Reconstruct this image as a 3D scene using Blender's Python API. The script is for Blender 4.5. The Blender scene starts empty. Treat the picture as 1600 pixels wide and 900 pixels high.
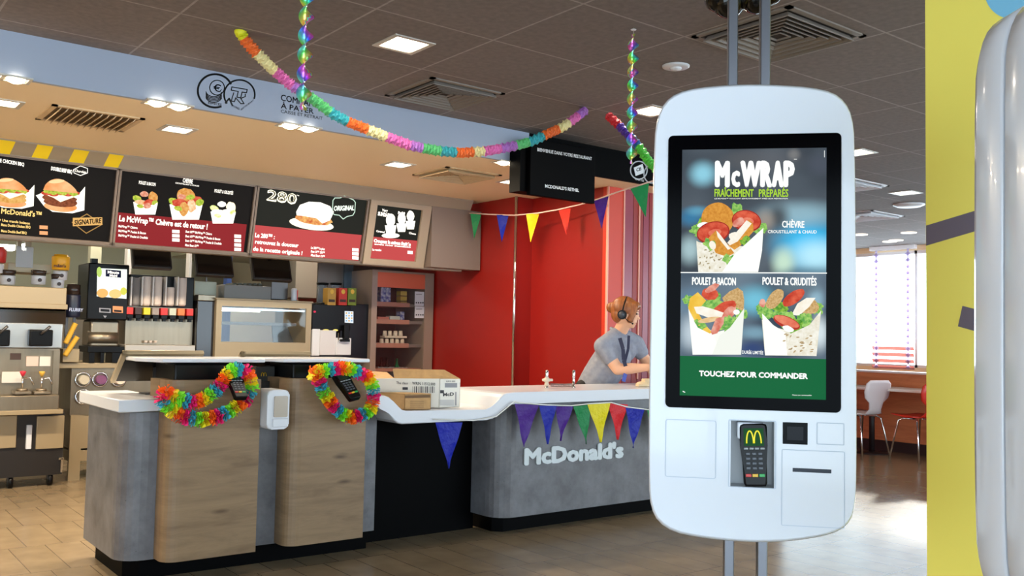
import bpy, bmesh, math, random
from mathutils import Vector, Matrix
random.seed(7)
S = bpy.context.scene
C = S.collection
PI = math.pi
# ------------------------------------------------------------ camera, world, exposure
F = 1434.0; H = 1.2                      # focal length in pixels of the 1600x900 frame, eye height
YAW, PITCH, ROLL = math.radians(52), math.radians(3.0), math.radians(1.17)
FW = Vector((math.cos(YAW)*math.cos(PITCH), math.sin(YAW)*math.cos(PITCH), math.sin(PITCH)))
R0 = Vector((math.sin(YAW), -math.cos(YAW), 0)); U0 = R0.cross(FW)
RT = math.cos(ROLL)*R0 + math.sin(ROLL)*U0
UP = -math.sin(ROLL)*R0 + math.cos(ROLL)*U0
EYE = Vector((0, 0, H))
cam = bpy.data.objects.new('camera', bpy.data.cameras.new('camera')); C.objects.link(cam)
cam.data.sensor_width = 36; cam.data.lens = F/1600*36; cam.data.clip_start = .05; cam.data.clip_end = 200
cam.matrix_world = Matrix.Translation(EYE) @ Matrix((RT, UP, -FW)).transposed().to_4x4()
S.camera = cam
S.view_settings.view_transform = 'Standard'; S.view_settings.look = 'None'
S.view_settings.exposure = 0.0; S.view_settings.gamma = 1.0; S.view_settings.use_curve_mapping = False
W = bpy.data.worlds.new('daylight'); S.world = W; W.use_nodes = True
W.node_tree.nodes['Background'].inputs[0].default_value = (.70, .87, 1.0, 1)
W.node_tree.nodes['Background'].inputs[1].default_value = 6.6
sl = bpy.data.lights.new('low_sun', 'SUN'); sl.energy = 15.0; sl.angle = math.radians(1.5); sl.color = (1,.97,.92)
so = bpy.data.objects.new('low_sun', sl); C.objects.link(so)      # low sun through the far window on to the dining floor
_e, _a = math.radians(16.5), math.radians(20)
so.rotation_euler = Vector((math.cos(_e)*math.cos(_a), math.cos(_e)*math.sin(_a), math.sin(_e))).to_track_quat('Z', 'Y').to_euler(); so.location = (30, 14, 10)
K_SOFFIT, K_MAIN, K_TUBE = 42.0, 8.0, 26.0      # lamp powers

def ray(px, py): return RT*(px-800) + UP*(450-py) + FW*F
def onX(px, py, v): d = ray(px, py); return EYE + d*(v/d.x)
def onY(px, py, v): d = ray(px, py); return EYE + d*(v/d.y)
def onZ(px, py, v): d = ray(px, py); return EYE + d*((v-H)/d.z)
def onD(px, py, v): return EYE + ray(px, py)*(v/F)
# ------------------------------------------------------------ materials
def lin(c):
    r = []
    for v in c[:3]:
        v = v/255; r.append(v/12.92 if v <= .04045 else ((v+.055)/1.055)**2.4)
    return (*r, 1)
MC = {}
def newmat(name):
    m = bpy.data.materials.new(name); m.use_nodes = True
    nt = m.node_tree; return m, nt, nt.nodes['Principled BSDF']
def M(name, col=(200,200,200), rough=.5, metal=0, es=0, col2=None, scale=20, stretch=None, coat=0, trans=0, alpha=1, bump=0, ecol=None, detail=4, spec=None):
    if name in MC: return MC[name]
    m, nt, b = newmat(name); L = nt.links
    b.inputs['Base Color'].default_value = lin(col)
    b.inputs['Roughness'].default_value = rough; b.inputs['Metallic'].default_value = metal
    b.inputs['Coat Weight'].default_value = coat; b.inputs['Transmission Weight'].default_value = trans
    b.inputs['Alpha'].default_value = alpha
    if spec is not None: b.inputs['Specular IOR Level'].default_value = spec
    src = None
    if col2 or bump:
        tc = nt.nodes.new('ShaderNodeTexCoord'); mp = nt.nodes.new('ShaderNodeMapping')
        L.new(tc.outputs['Object'], mp.inputs[0])
        if stretch: mp.inputs['Scale'].default_value = stretch
        n = nt.nodes.new('ShaderNodeTexNoise'); n.inputs['Scale'].default_value = scale; n.inputs['Detail'].default_value = detail
        L.new(mp.outputs[0], n.inputs['Vector'])
        if col2:
            r = nt.nodes.new('ShaderNodeValToRGB'); L.new(n.outputs['Fac'], r.inputs[0])
            r.color_ramp.elements[0].position = .35; r.color_ramp.elements[1].position = .65
            r.color_ramp.elements[0].color = lin(col); r.color_ramp.elements[1].color = lin(col2)
            L.new(r.outputs[0], b.inputs['Base Color']); src = r.outputs[0]
        if bump:
            bp = nt.nodes.new('ShaderNodeBump'); bp.inputs['Strength'].default_value = bump; bp.inputs['Distance'].default_value = .01
            L.new(n.outputs['Fac'], bp.inputs['Height']); L.new(bp.outputs[0], b.inputs['Normal'])
    if es:
        if src and not ecol:
            L.new(src, b.inputs['Emission Color'])
        else: b.inputs['Emission Color'].default_value = lin(ecol or col)
        b.inputs['Emission Strength'].default_value = es
        if src: b.inputs['Base Color'].default_value = (0,0,0,1); [L.remove(l) for l in list(b.inputs['Base Color'].links)]
        else: b.inputs['Base Color'].default_value = (.003,.003,.003,1)
    MC[name] = m; return m
def ink(c, s=1.0, c2=None, scale=120):        # printed colour of a backlit sign or a screen
    k = 'backlit_%02x%02x%02x_%d' % (*c, int(s*100)) + ('_%02x%02x%02x_%d' % (*c2, scale) if c2 else '')
    return M(k, c, .5, es=s, col2=c2, scale=scale, spec=.08)
def tiles(name, col, col2, line, w, h, mortar, sx, sy, rough, offset=0, nscale=6, spec=.5, lrough=None):
    m, nt, b = newmat(name); L = nt.links; N = nt.nodes
    tc = N.new('ShaderNodeTexCoord'); mp = N.new('ShaderNodeMapping'); L.new(tc.outputs['Object'], mp.inputs[0])
    mp.inputs['Location'].default_value = (-sx, -sy, 0)
    t = N.new('ShaderNodeTexBrick'); L.new(mp.outputs[0], t.inputs[0])
    t.offset = offset; t.squash = 1; t.inputs['Scale'].default_value = 1
    t.inputs['Brick Width'].default_value = w; t.inputs['Row Height'].default_value = h
    t.inputs['Mortar Size'].default_value = mortar; t.inputs['Mortar Smooth'].default_value = .1; t.inputs['Bias'].default_value = 0
    t.inputs['Color1'].default_value = lin(col); t.inputs['Color2'].default_value = lin(col2); t.inputs['Mortar'].default_value = lin(line)
    n = N.new('ShaderNodeTexNoise'); n.inputs['Scale'].default_value = nscale; n.inputs['Detail'].default_value = 6; L.new(tc.outputs['Object'], n.inputs[0])
    mx = N.new('ShaderNodeMix'); mx.data_type = 'RGBA'; mx.blend_type = 'OVERLAY'; mx.inputs[0].default_value = .35
    L.new(t.outputs[0], mx.inputs[6]); L.new(n.outputs['Fac'], mx.inputs[7]); L.new(mx.outputs[2], b.inputs['Base Color'])
    b.inputs['Roughness'].default_value = rough; b.inputs['Specular IOR Level'].default_value = spec
    MC[name] = m; return m
m_floor = tiles('floor_tile', (145,127,103), (137,120,96), (94,80,64), .18, .60, .0022, 1.42, .2, .24, .5, spec=.9)
m_ceil = tiles('ceiling_tile', (116,106,102), (112,102,98), (150,142,138), .677, .677, .006, 3.41, 3.017, .8, 0, 30)
m_soffit = M('soffit_cream', (246,224,186), .6)
m_fascia = M('fascia_blue_grey', (160,170,190), .55)
m_black = M('black_panel', (2,2,3), .55, spec=.05)
m_black_gloss = M('black_gloss', (8,8,10), .12)
m_white = M('white_solid_surface', (210,213,221), .25, coat=.1)
m_red = M('red_laminate', (146,24,18), .38)
m_red2 = M('orange_red_laminate', (206,58,34), .4)
m_mauve = M('mauve_laminate', (150,66,84), .25)
m_steel = M('stainless_steel', (150,138,120), .36, .85, col2=(142,130,112), scale=3, stretch=(8,8,.6))
m_steel_dark = M('dark_steel', (92,90,90), .38, .8)
m_chrome = M('chrome', (215,215,218), .12, 1)
m_beige_metal = M('beige_metal', (160,142,112), .4, .25)
m_kwall = M('kitchen_wall_green', (176,182,164), .6)
m_plastic_black = M('black_plastic', (6,6,8), .35, spec=.2)
m_plastic_white = M('white_plastic', (212,214,220), .3)
m_kiosk = M('kiosk_white', (214,218,227), .22, coat=.3)
m_gold = M('golden_yellow', (250,196,30), .4)
m_glass = None
def glassmat():
    global m_glass
    if m_glass: return m_glass
    m = bpy.data.materials.new('clear_glass'); m.use_nodes = True; nt = m.node_tree; nt.nodes.clear()
    o = nt.nodes.new('ShaderNodeOutputMaterial'); mx = nt.nodes.new('ShaderNodeMixShader')
    t = nt.nodes.new('ShaderNodeBsdfTransparent'); g = nt.nodes.new('ShaderNodeBsdfGlossy'); g.inputs['Roughness'].default_value = .03
    t.inputs[0].default_value = (.93,.95,.95,1)
    mx.inputs[0].default_value = .03; nt.links.new(t.outputs[0], mx.inputs[1]); nt.links.new(g.outputs[0], mx.inputs[2]); nt.links.new(mx.outputs[0], o.inputs[0])
    m_glass = m; return m
def concrete():
    m, nt, b = newmat('grey_concrete_laminate'); L = nt.links; N = nt.nodes
    tc = N.new('ShaderNodeTexCoord')
    n = N.new('ShaderNodeTexNoise'); n.inputs['Scale'].default_value = 6.6; n.inputs['Detail'].default_value = 9; n.inputs['Roughness'].default_value = .65; L.new(tc.outputs['Object'], n.inputs[0])
    r = N.new('ShaderNodeValToRGB'); L.new(n.outputs[0], r.inputs[0])
    r.color_ramp.elements[0].position = .32; r.color_ramp.elements[0].color = lin((84,84,88))
    r.color_ramp.elements[1].position = .7; r.color_ramp.elements[1].color = lin((120,120,125))
    v = N.new('ShaderNodeTexVoronoi'); v.inputs['Scale'].default_value = 26; L.new(tc.outputs['Object'], v.inputs[0])
    r2 = N.new('ShaderNodeValToRGB'); L.new(v.outputs['Distance'], r2.inputs[0]); r2.color_ramp.elements[0].position = .03; r2.color_ramp.elements[0].color = (.35,.35,.35,1); r2.color_ramp.elements[1].position = .09
    mx = N.new('ShaderNodeMix'); mx.data_type = 'RGBA'; mx.blend_type = 'MULTIPLY'; mx.inputs[0].default_value = .8
    L.new(r.outputs[0], mx.inputs[6]); L.new(r2.outputs[0], mx.inputs[7]); L.new(mx.outputs[2], b.inputs['Base Color'])
    b.inputs['Roughness'].default_value = .42; return m
m_conc = concrete()
def wood(name, c1, c2, knots=True, axis='X'):
    m, nt, b = newmat(name); L = nt.links; N = nt.nodes
    tc = N.new('ShaderNodeTexCoord'); mp = N.new('ShaderNodeMapping'); L.new(tc.outputs['Object'], mp.inputs[0])
    mp.inputs['Scale'].default_value = (1.3,1.3,10) if axis == 'X' else (16,16,1.2)
    n = N.new('ShaderNodeTexNoise'); n.inputs['Scale'].default_value = 1.5; n.inputs['Detail'].default_value = 8; n.inputs['Roughness'].default_value = .7; n.inputs['Distortion'].default_value = .5
    L.new(mp.outputs[0], n.inputs[0])
    r = N.new('ShaderNodeValToRGB'); L.new(n.outputs[0], r.inputs[0])
    r.color_ramp.elements[0].position = .3; r.color_ramp.elements[0].color = lin(c2); r.color_ramp.elements[1].position = .62; r.color_ramp.elements[1].color = lin(c1)
    out = r.outputs[0]
    if knots:
        mp2 = N.new('ShaderNodeMapping'); L.new(tc.outputs['Object'], mp2.inputs[0]); mp2.inputs['Scale'].default_value = (3.2,3.2,11)
        v = N.new('ShaderNodeTexVoronoi'); v.inputs['Scale'].default_value = 1.0; L.new(mp2.outputs[0], v.inputs[0])
        r2 = N.new('ShaderNodeValToRGB'); L.new(v.outputs['Distance'], r2.inputs[0])
        r2.color_ramp.elements[0].position = .03; r2.color_ramp.elements[0].color = (.3,.25,.2,1); r2.color_ramp.elements[1].position = .17; r2.color_ramp.elements[1].color = (1,1,1,1)
        mx = N.new('ShaderNodeMix'); mx.data_type = 'RGBA'; mx.blend_type = 'MULTIPLY'; mx.inputs[0].default_value = .8
        L.new(out, mx.inputs[6]); L.new(r2.outputs[0], mx.inputs[7]); out = mx.outputs[2]
    L.new(out, b.inputs['Base Color']); b.inputs['Roughness'].default_value = .5
    MC[name] = m; return m
m_wood = wood('grey_brown_wood', (142,116,86), (112,88,62))
m_wood_red = wood('reddish_wood', (206,128,84), (176,100,62), False)
# ------------------------------------------------------------ mesh builder
class MB:
    def __init__(s): s.bm = bmesh.new(); s.mats = []; s.sm = []
    def mi(s, m):
        if m is None: m = m_white
        if m not in s.mats: s.mats.append(m)
        return s.mats.index(m)
    def face(s, pts, m=None, smooth=False):
        try: f = s.bm.faces.new([s.bm.verts.new(Vector(p)) for p in pts])
        except ValueError: return
        f.material_index = s.mi(m); f.smooth = smooth
    def box(s, x0, x1, y0, y1, z0, z1, m=None, bev=0, mat=None):
        r = bmesh.ops.create_cube(s.bm, size=1)['verts']
        T = Matrix.Translation(((x0+x1)/2, (y0+y1)/2, (z0+z1)/2)) @ Matrix.Diagonal((abs(x1-x0), abs(y1-y0), abs(z1-z0), 1))
        if mat is not None: T = mat @ T
        bmesh.ops.transform(s.bm, matrix=T, verts=r)
        fs = {f for v in r for f in v.link_faces}; k = s.mi(m)
        for f in fs: f.material_index = k
        if bev:
            es = {e for v in r for e in v.link_edges}
            g = bmesh.ops.bevel(s.bm, geom=list(es), offset=bev, segments=2, affect='EDGES', profile=.5, clamp_overlap=True)
            for f in g['faces']: f.material_index = k; f.smooth = True
        return s
    def cyl(s, p0, p1, r0, r1=None, seg=14, m=None, cap=True):
        p0, p1 = Vector(p0), Vector(p1); r1 = r0 if r1 is None else r1
        d = (p1-p0); q = d.normalized().to_track_quat('Z', 'Y'); k = s.mi(m); rings = []
        for p, r in ((p0, r0), (p1, r1)):
            rings.append([s.bm.verts.new(p + q @ Vector((r*math.cos(2*PI*i/seg), r*math.sin(2*PI*i/seg), 0))) for i in range(seg)])
        for i in range(seg):
            f = s.bm.faces.new((rings[0][i], rings[0][(i+1) % seg], rings[1][(i+1) % seg], rings[1][i])); f.smooth = True; f.material_index = k
        if cap:
            for ring, rev in ((rings[0], 1), (rings[1], 0)):
                try:
                    f = s.bm.faces.new(ring[::-1] if rev else ring); f.material_index = k
                except ValueError: pass
        return s
    def tube(s, pts, r, seg=8, m=None, closed=False):
        pts = [Vector(p) for p in pts]; n = len(pts); k = s.mi(m); rings = []; ref = None
        rr = r if isinstance(r, (list, tuple)) else [r]*n
        for i, p in enumerate(pts):
            a = pts[max(0, i-1)]; b = pts[min(n-1, i+1)]
            if closed: a = pts[i-1]; b = pts[(i+1) % n]
            t = (b-a).normalized()
            if ref is None: ref = t.orthogonal().normalized()
            ref = (ref - t*ref.dot(t)).normalized(); bi = t.cross(ref)
            rings.append([s.bm.verts.new(p + (ref*math.cos(2*PI*j/seg) + bi*math.sin(2*PI*j/seg))*rr[i]) for j in range(seg)])
        for i in range(n if closed else n-1):
            A, B = rings[i], rings[(i+1) % n]
            for j in range(seg):
                f = s.bm.faces.new((A[j], A[(j+1) % seg], B[(j+1) % seg], B[j])); f.smooth = True; f.material_index = k
        if not closed:
            f = s.bm.faces.new(rings[0][::-1]); f.material_index = k
            f = s.bm.faces.new(rings[-1]); f.material_index = k
        return s
    def lathe(s, prof, c, seg=20, m=None, axis='Z'):        # prof: (radius, height) pairs
        c = Vector(c); k = s.mi(m); rings = []
        for r, h in prof:
            ring = []
            for i in range(seg):
                a = 2*PI*i/seg; v = Vector((r*math.cos(a), r*math.sin(a), h))
                if axis == 'Y': v = Vector((v.x, v.z, v.y))
                ring.append(s.bm.verts.new(c+v))
            rings.append(ring)
        for A, B in zip(rings, rings[1:]):
            for i in range(seg):
                f = s.bm.faces.new((A[i], A[(i+1) % seg], B[(i+1) % seg], B[i])); f.smooth = True; f.material_index = k
        for ring in (rings[0], rings[-1]):
            try: f = s.bm.faces.new(ring); f.material_index = k
            except ValueError: pass
        return s
    def ell(s, c, r, m=None, seg=16, rot=None, rings=10):
        v = bmesh.ops.create_uvsphere(s.bm, u_segments=seg, v_segments=rings, radius=1)['verts']
        r = (r, r, r) if not isinstance(r, (tuple, list)) else r
        T = Matrix.Translation(c) @ (rot.to_4x4() if rot is not None else Matrix.Identity(4)) @ Matrix.Diagonal((*r, 1))
        bmesh.ops.transform(s.bm, matrix=T, verts=v); k = s.mi(m)
        for f in {f for q in v for f in q.link_faces}: f.material_index = k; f.smooth = True
        return s
    def prism(s, poly, lo, hi, axis='Z', m=None, bev=0, T=None, smooth=False):     # poly in the other two axes
        def P(a, b, h):
            v = {'Z': (a, b, h), 'Y': (a, h, b), 'X': (h, a, b)}[axis]
            return T @ Vector(v) if T is not None else Vector(v)
        A = [s.bm.verts.new(P(a, b, lo)) for a, b in poly]; B = [s.bm.verts.new(P(a, b, hi)) for a, b in poly]
        k = s.mi(m); n = len(poly); caps = []
        for vs in (A[::-1], B):
            f = s.bm.faces.new(vs); f.material_index = k; caps.append(f)
        for i in range(n):
            f = s.bm.faces.new((A[i], A[(i+1) % n], B[(i+1) % n], B[i])); f.material_index = k; f.smooth = smooth
        if bev:
            es = list({e for f in caps for e in f.edges})
            g = bmesh.ops.bevel(s.bm, geom=es, offset=bev, segments=3, affect='EDGES', profile=.5, clamp_overlap=True)
            for f in g['faces']: f.material_index = k; f.smooth = True
        return s
    def build(s, name, parent=None, world=True, fix=True):
        if fix: bmesh.ops.recalc_face_normals(s.bm, faces=s.bm.faces[:])
        me = bpy.data.meshes.new(name); s.bm.to_mesh(me); s.bm.free()
        for m in (s.mats or [m_white]): me.materials.append(m)
        o = bpy.data.objects.new(name, me); C.objects.link(o)
        if parent is not None:
            o.parent = parent
            if world and parent.type == 'EMPTY': o.location = -parent.location
        elif world:                                  # bring the origin to the base of the thing
            vs = [v.co for v in me.vertices]
            if vs:
                c = Vector((sum(v.x for v in vs)/len(vs), sum(v.y for v in vs)/len(vs), min(v.z for v in vs)))
                if not name.startswith(('floor','ceiling','wall')): me.transform(Matrix.Translation(-c)); o.location = c
        return o
def thing(name, label, cat, loc=(0,0,0), rz=0, group=None):
    o = bpy.data.objects.new(name, None); C.objects.link(o); o.empty_display_size = .1
    o.location = Vector(loc); o.rotation_euler = (0, 0, rz); o['label'] = label; o['category'] = cat
    if group: o['group'] = group
    return o
def tag(o, label, cat, group=None):
    o['label'] = label; o['category'] = cat
    if group: o['group'] = group
    return o
def struct(o): o['kind'] = 'structure'; return o
def dup(root, loc=None, rz=None, label=None):
    r = root.copy(); C.objects.link(r)
    if loc is not None: r.location = loc
    if rz is not None: r.rotation_euler = (0, 0, rz)
    if label: r['label'] = label
    for ch in list(root.children):
        c = ch.copy(); C.objects.link(c); c.parent = r
        for g in list(ch.children):
            d = g.copy(); C.objects.link(d); d.parent = c
    return r
def rpoly(x0, x1, y0, y1, r, n=5):                # rounded rectangle outline
    P = []
    for cx, cy, a0 in ((x1-r, y1-r, 0), (x0+r, y1-r, 90), (x0+r, y0+r, 180), (x1-r, y0+r, 270)):
        for i in range(n+1):
            a = math.radians(a0+90*i/n); P.append((cx+r*math.cos(a), cy+r*math.sin(a)))
    return P
# ------------------------------------------------------------ flat artwork and lettering on a plane
_tc = {}
def textgeo(s, bold):
    if (s, bold) in _tc: return _tc[(s, bold)]
    cu = bpy.data.curves.new('t', 'FONT'); cu.body = s; cu.size = 1; cu.offset = bold; cu.resolution_u = 2; cu.fill_mode = 'FRONT'
    o = bpy.data.objects.new('t', cu); C.objects.link(o); dg = bpy.context.evaluated_depsgraph_get(); dg.update()
    me = bpy.data.meshes.new_from_object(o.evaluated_get(dg))
    vs = [(v.co.x, v.co.y) for v in me.vertices]; fs = [tuple(p.vertices) for p in me.polygons]
    bpy.data.objects.remove(o); bpy.data.curves.remove(cu); bpy.data.meshes.remove(me)
    _tc[(s, bold)] = (vs, fs); return vs, fs
class Plane:
    def __init__(s, O, Ux, V): s.O = Vector(O); s.U = Vector(Ux).normalized(); s.V = Vector(V).normalized(); s.N = s.U.cross(s.V)
    def uv(s, px, py):
        d = ray(px, py); t = (s.O-EYE).dot(s.N)/d.dot(s.N); p = EYE + d*t - s.O
        return p.dot(s.U), p.dot(s.V)
    def at(s, u, v, n=0): return s.O + s.U*u + s.V*v + s.N*n
class Art:
    def __init__(s, pl, local=False): s.pl = pl; s.mb = MB(); s.n = .001; s.local = local
    def P(s, u, v, n=None):
        n = s.n if n is None else n
        return Vector((u, -n, v)) if s.local else s.pl.at(u, v, n)
    def up(s, d=.0004): s.n += d; return s
    def poly(s, pts, m): s.mb.face([s.P(*s.pl.uv(*p)) for p in pts], m); s.n += .00012; return s
    def upoly(s, pts, m): s.mb.face([s.P(*p) for p in pts], m); s.n += .00012; return s
    def disc(s, x, y, rx, ry, m, rot=0, n=24, wob=0, a0=0, a1=360):
        pts = []
        for i in range(n + (1 if a1-a0 < 360 else 0)):
            a = math.radians(a0+(a1-a0)*i/n); w = 1+wob*random.uniform(-1, 1)
            X, Y = rx*w*math.cos(a), -ry*w*math.sin(a); c, sn = math.cos(math.radians(rot)), math.sin(math.radians(rot))
            pts.append((x+X*c+Y*sn, y-X*sn+Y*c))
        return s.poly(pts, m)
    def line(s, pts, w, m, closed=False):                       # w in pixels
        pts = list(pts)+([pts[0]] if closed else [])
        for a, b in zip(pts, pts[1:]):
            dx, dy = b[0]-a[0], b[1]-a[1]; l = math.hypot(dx, dy) or 1; nx, ny = -dy/l*w/2, dx/l*w/2; ex, ey = dx/l*w*.3, dy/l*w*.3
            s.mb.face([s.P(*s.pl.uv(*p)) for p in ((a[0]-ex+nx, a[1]-ey+ny), (b[0]+ex+nx, b[1]+ey+ny), (b[0]+ex-nx, b[1]+ey-ny), (a[0]-ex-nx, a[1]-ey-ny))], m)
        s.n += .00012; return s
    def arc(s, x, y, r, w, m, a0=0, a1=360, n=32, ry=None):
        ry = ry or r
        return s.line([(x+r*math.cos(math.radians(a0+(a1-a0)*i/n)), y-ry*math.sin(math.radians(a0+(a1-a0)*i/n))) for i in range(n+1)], w, m)
    def text(s, t, A, B, h, m, bold=.01, depth=0, cap=.7):       # baseline A -> B in pixels, cap height h
        if h >= 6 and bold > .012:                              # heavy strokes: shifted copies of the plain letters
            k = bold*h*1.25; n0 = s.n
            for j, (dx, dy) in enumerate(((-k,0),(k,0),(0,-k),(0,k),(-k*.7,-k*.7),(k*.7,k*.7),(k*.7,-k*.7),(-k*.7,k*.7))):
                s.n = n0; s.text(t, (A[0]+k+dx, A[1]+dy), (B[0]-k+dx, B[1]+dy), h-k, m, 0, depth-j*.00002 if depth else 0, cap)
            return s
        vs, fs = textgeo(t, bold)
        if not vs: return s
        x0 = min(v[0] for v in vs); x1 = max(v[0] for v in vs)
        ua, va = s.pl.uv(*A); ub, vb = s.pl.uv(*B); hh = abs(s.pl.uv(A[0], A[1]-h)[1]-va)
        k = s.mb.mi(m); n = s.n
        def T(v, nn):
            f = (v[0]-x0)/(x1-x0); return s.P(ua+(ub-ua)*f, va+(vb-va)*f + v[1]/cap*hh, nn)
        V = [s.mb.bm.verts.new(T(v, n+depth)) for v in vs]
        for f in fs:
            try: g = s.mb.bm.faces.new([V[i] for i in f]); g.material_index = k
            except ValueError: pass
        if depth:
            cnt = {}
            for f in fs:
                for i in range(len(f)):
                    a, b = f[i], f[(i+1) % len(f)]; cnt[(a, b)] = 1
            V2 = [s.mb.bm.verts.new(T(v, n)) for v in vs]
            for (a, b) in cnt:
                if (b, a) not in cnt:
                    g = s.mb.bm.faces.new((V[a], V2[a], V2[b], V[b])); g.material_index = k
        s.n += .00012; return s
    def build(s, name, parent): return s.mb.build(name, parent, world=not s.local, fix=False)
# ============================================================ THE SETTING
ZC, ZS, YF = 2.70, 2.464, 5.22        # main ceiling, soffit ceiling, fascia
b = MB(); b.box(-4, 14, -4, 12, -.06, 0, m_floor); struct(b.build('floor'))
b = MB(); b.box(-4, 14, -4, YF, ZC, ZC+.05, m_ceil); b.box(5.9, 14, YF, 12, ZC, ZC+.05, m_ceil); struct(b.build('ceiling'))
b = MB(); b.box(-4, 5.9, YF+.03, 7.12, ZS, ZS+.04, m_soffit); b.box(-4, 5.9, 7.12, 11, ZS+.1, ZS+.14, m_kwall); struct(b.build('ceiling_kitchen'))
b = MB(); b.box(-4, 4.21, YF, YF+.03, ZS, ZC, m_fascia); struct(b.build('trim_1'))
b = MB(); b.box(4.21, 7.2, YF, YF+.03, ZS, ZC, m_black); struct(b.build('trim_2'))
b = MB(); b.box(-4, 5.3, 11, 11.1, 0, 2.7, m_kwall); b.box(5.3, 14, 11.9, 12, 0, 2.7, m_soffit); struct(b.build('wall_back'))
# red walls beside the counter
b = MB(); b.box(5.108, 5.35, 6.50, 11, 0, ZS, m_red); b.box(5.30, 5.35, 5.56, 6.50, 0, ZS, m_red)
struct(b.build('wall_right'))
b = MB()
xs = [onY(x, 450, 5.5).x for x in (948, 973, 988, 997, 1004, 1013)] + [7.2]
for x0, x1, m in zip(xs, xs[1:], (m_red2, m_mauve, m_red, m_red, m_mauve, m_red)): b.box(x0+.003, x1-.003, 5.5, 5.56, 0, ZS, m)
b.box(7.14, 7.2, 5.56, 11.9, 0, 2.7, m_red); struct(b.build('wall_middle'))
b = MB()
for x in (xs[0], xs[1], xs[3]): b.box(x-.006, x+.006, 5.49, 5.51, .86, ZS, M('pale_edge_strip', (235,170,150), .4))
struct(b.build('trim_3'))
b = MB(); b.cyl((5.10, 6.49, .5), (5.10, 6.49, ZS), .014, m=m_chrome); struct(b.build('trim_4'))
# window wall far right: jambs and sill, blown-out daylight behind
b = MB(); b.box(13.31, 13.4, -4, 12, 0, .85, m_soffit); b.box(13.31, 13.4, -4, 12, 2.62, 2.7, m_soffit)
for y in (-3.9, 2.5, 11.7): b.box(13.31, 13.4, y-.3, y+.3, .85, 2.62, m_soffit)
struct(b.build('wall_window_side'))
fr = M('white_window_frame', (225,225,228), .4)
w = MB()
for y in [2.8+i*1.45 for i in range(7)]: w.box(13.33, 13.38, y-.02, y+.02, .85, 2.62, fr)
w.box(13.33, 13.38, 2.5, 11.7, .85, .89, fr); w.box(13.33, 13.38, 2.5, 11.7, 2.57, 2.62, fr); wo = struct(w.build('window_1'))
g = MB(); g.box(13.352, 13.356, 2.5, 11.7, .86, 2.6, glassmat()); p = g.build('window_pane', wo, world=False); p.location = -wo.location
# the shop front and left side behind the viewer: glazed facade
b = MB(); b.box(-4, 14, -2.1, -2, 0, .25, m_soffit); b.box(-4, 14, -2.1, -2, 2.5, 2.7, m_soffit)
for x in (-3.9, 13.9): b.box(x-.1, x+.1, -2.1, -2, .25, 2.5, m_soffit)
struct(b.build('wall_front'))
w = MB()
for i in range(10): w.box(-3.8+i*1.95, -3.74+i*1.95, -2.08, -2.02, .25, 2.5, fr)
struct(w.build('window_2'))
b = MB(); b.box(-4.1, -4, 1.6, 11, 0, 2.7, m_soffit); b.box(-4.1, -4, -2.1, 1.6, 0, .25, m_soffit); b.box(-4.1, -4, -2.1, 1.6, 2.5, 2.7, m_soffit); struct(b.build('wall_left'))
w = MB()
for y in (-1.9, -.75, .4, 1.55): w.box(-4.08, -4.02, y-.03, y+.03, .25, 2.5, fr)
struct(w.build('window_3'))
for (sx, sy, loc, rot) in ((17.6, 2.2, (5, -2.05, 1.38), (-PI/2, 0, 0)), (2.2, 3.6, (-4.05, -.2, 1.38), (0, -PI/2, 0)), (1.7, 9.2, (13.42, 7.1, 1.73), (0, PI/2, 0))):
    l = bpy.data.lights.new('daylight_portal', 'AREA'); l.shape = 'RECTANGLE'; l.size = sx; l.size_y = sy; l.cycles.is_portal = True
    o = bpy.data.objects.new('daylight_portal', l); C.objects.link(o); o.location = loc; o.rotation_euler = rot
# ------------------------------------------------------------ ceiling fittings
m_lamp = M('lamp_diffuser', (255,236,205), .4, es=9)
m_lampring = M('lamp_trim', (205,200,190), .4, .4)
def area(name, parent, loc, size, power, col, spread=None):
    l = bpy.data.lights.new(name, 'AREA'); l.size = size; l.energy = power; l.color = col
    if spread: l.spread = spread
    o = bpy.data.objects.new(name, l); C.objects.link(o); o.parent = parent; o.location = loc; return o
def square_lamp(x, y, z, sz, power, label, group, col=(1,.83,.6)):
    t = thing('ceiling_downlight', label, 'ceiling light', (x, y, z), 0, group)
    b = MB(); h = sz/2
    for a in ((-h-.025, h+.025, -h-.025, -h), (-h-.025, h+.025, h, h+.025), (-h-.025, -h, -h, h), (h, h+.025, -h, h)): b.box(*a, -.006, .004, m_lampring)
    b.build('frame', t, world=False)
    b = MB(); b.prism(rpoly(-h, h, -h, h, .03), -.003, .003, 'Z', m_lamp); b.build('diffuser', t, world=False)
    area('lamp', t, (0, 0, -.02), sz*.9, power, col)
    return t
g1 = 'square downlights in the cream soffit over the counter'
for px, py, lb in ((4,160,'square downlight cut by the left picture edge in the cream soffit'), (277,202,'square downlight in the cream soffit right of the beige louvre vent'), (622,257,'square downlight in cream soffit left of the cream air diffuser'), (800,284,'square downlight in cream soffit beside the red wall and black sign')):
    p = onZ(px, py, ZS); square_lamp(p.x, p.y, ZS, .15, K_SOFFIT if px < 700 else K_SOFFIT*.3, lb, g1)
for x, w_ in ((-.1,'first'), (-1.3,'second'), (-2.6,'third')): square_lamp(x, 5.9, ZS, .15, K_SOFFIT, w_+' square soffit downlight outside the left picture edge', g1)
g2 = 'square downlights in the grey tiled ceiling'
for px, py, lb in ((631,69,'large bright square downlight in grey ceiling above the paper garland'), (1018,173,'square downlight peeking out left of the white ordering kiosk'), (1338,238,'square downlight just right of the ordering kiosk top'), (1415,301,'square downlight on grey ceiling beside the yellow pillar')):
    p = onZ(px, py, ZC); square_lamp(p.x, p.y, ZC, .19, K_MAIN, lb, g2, (1,.9,.75))
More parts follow.
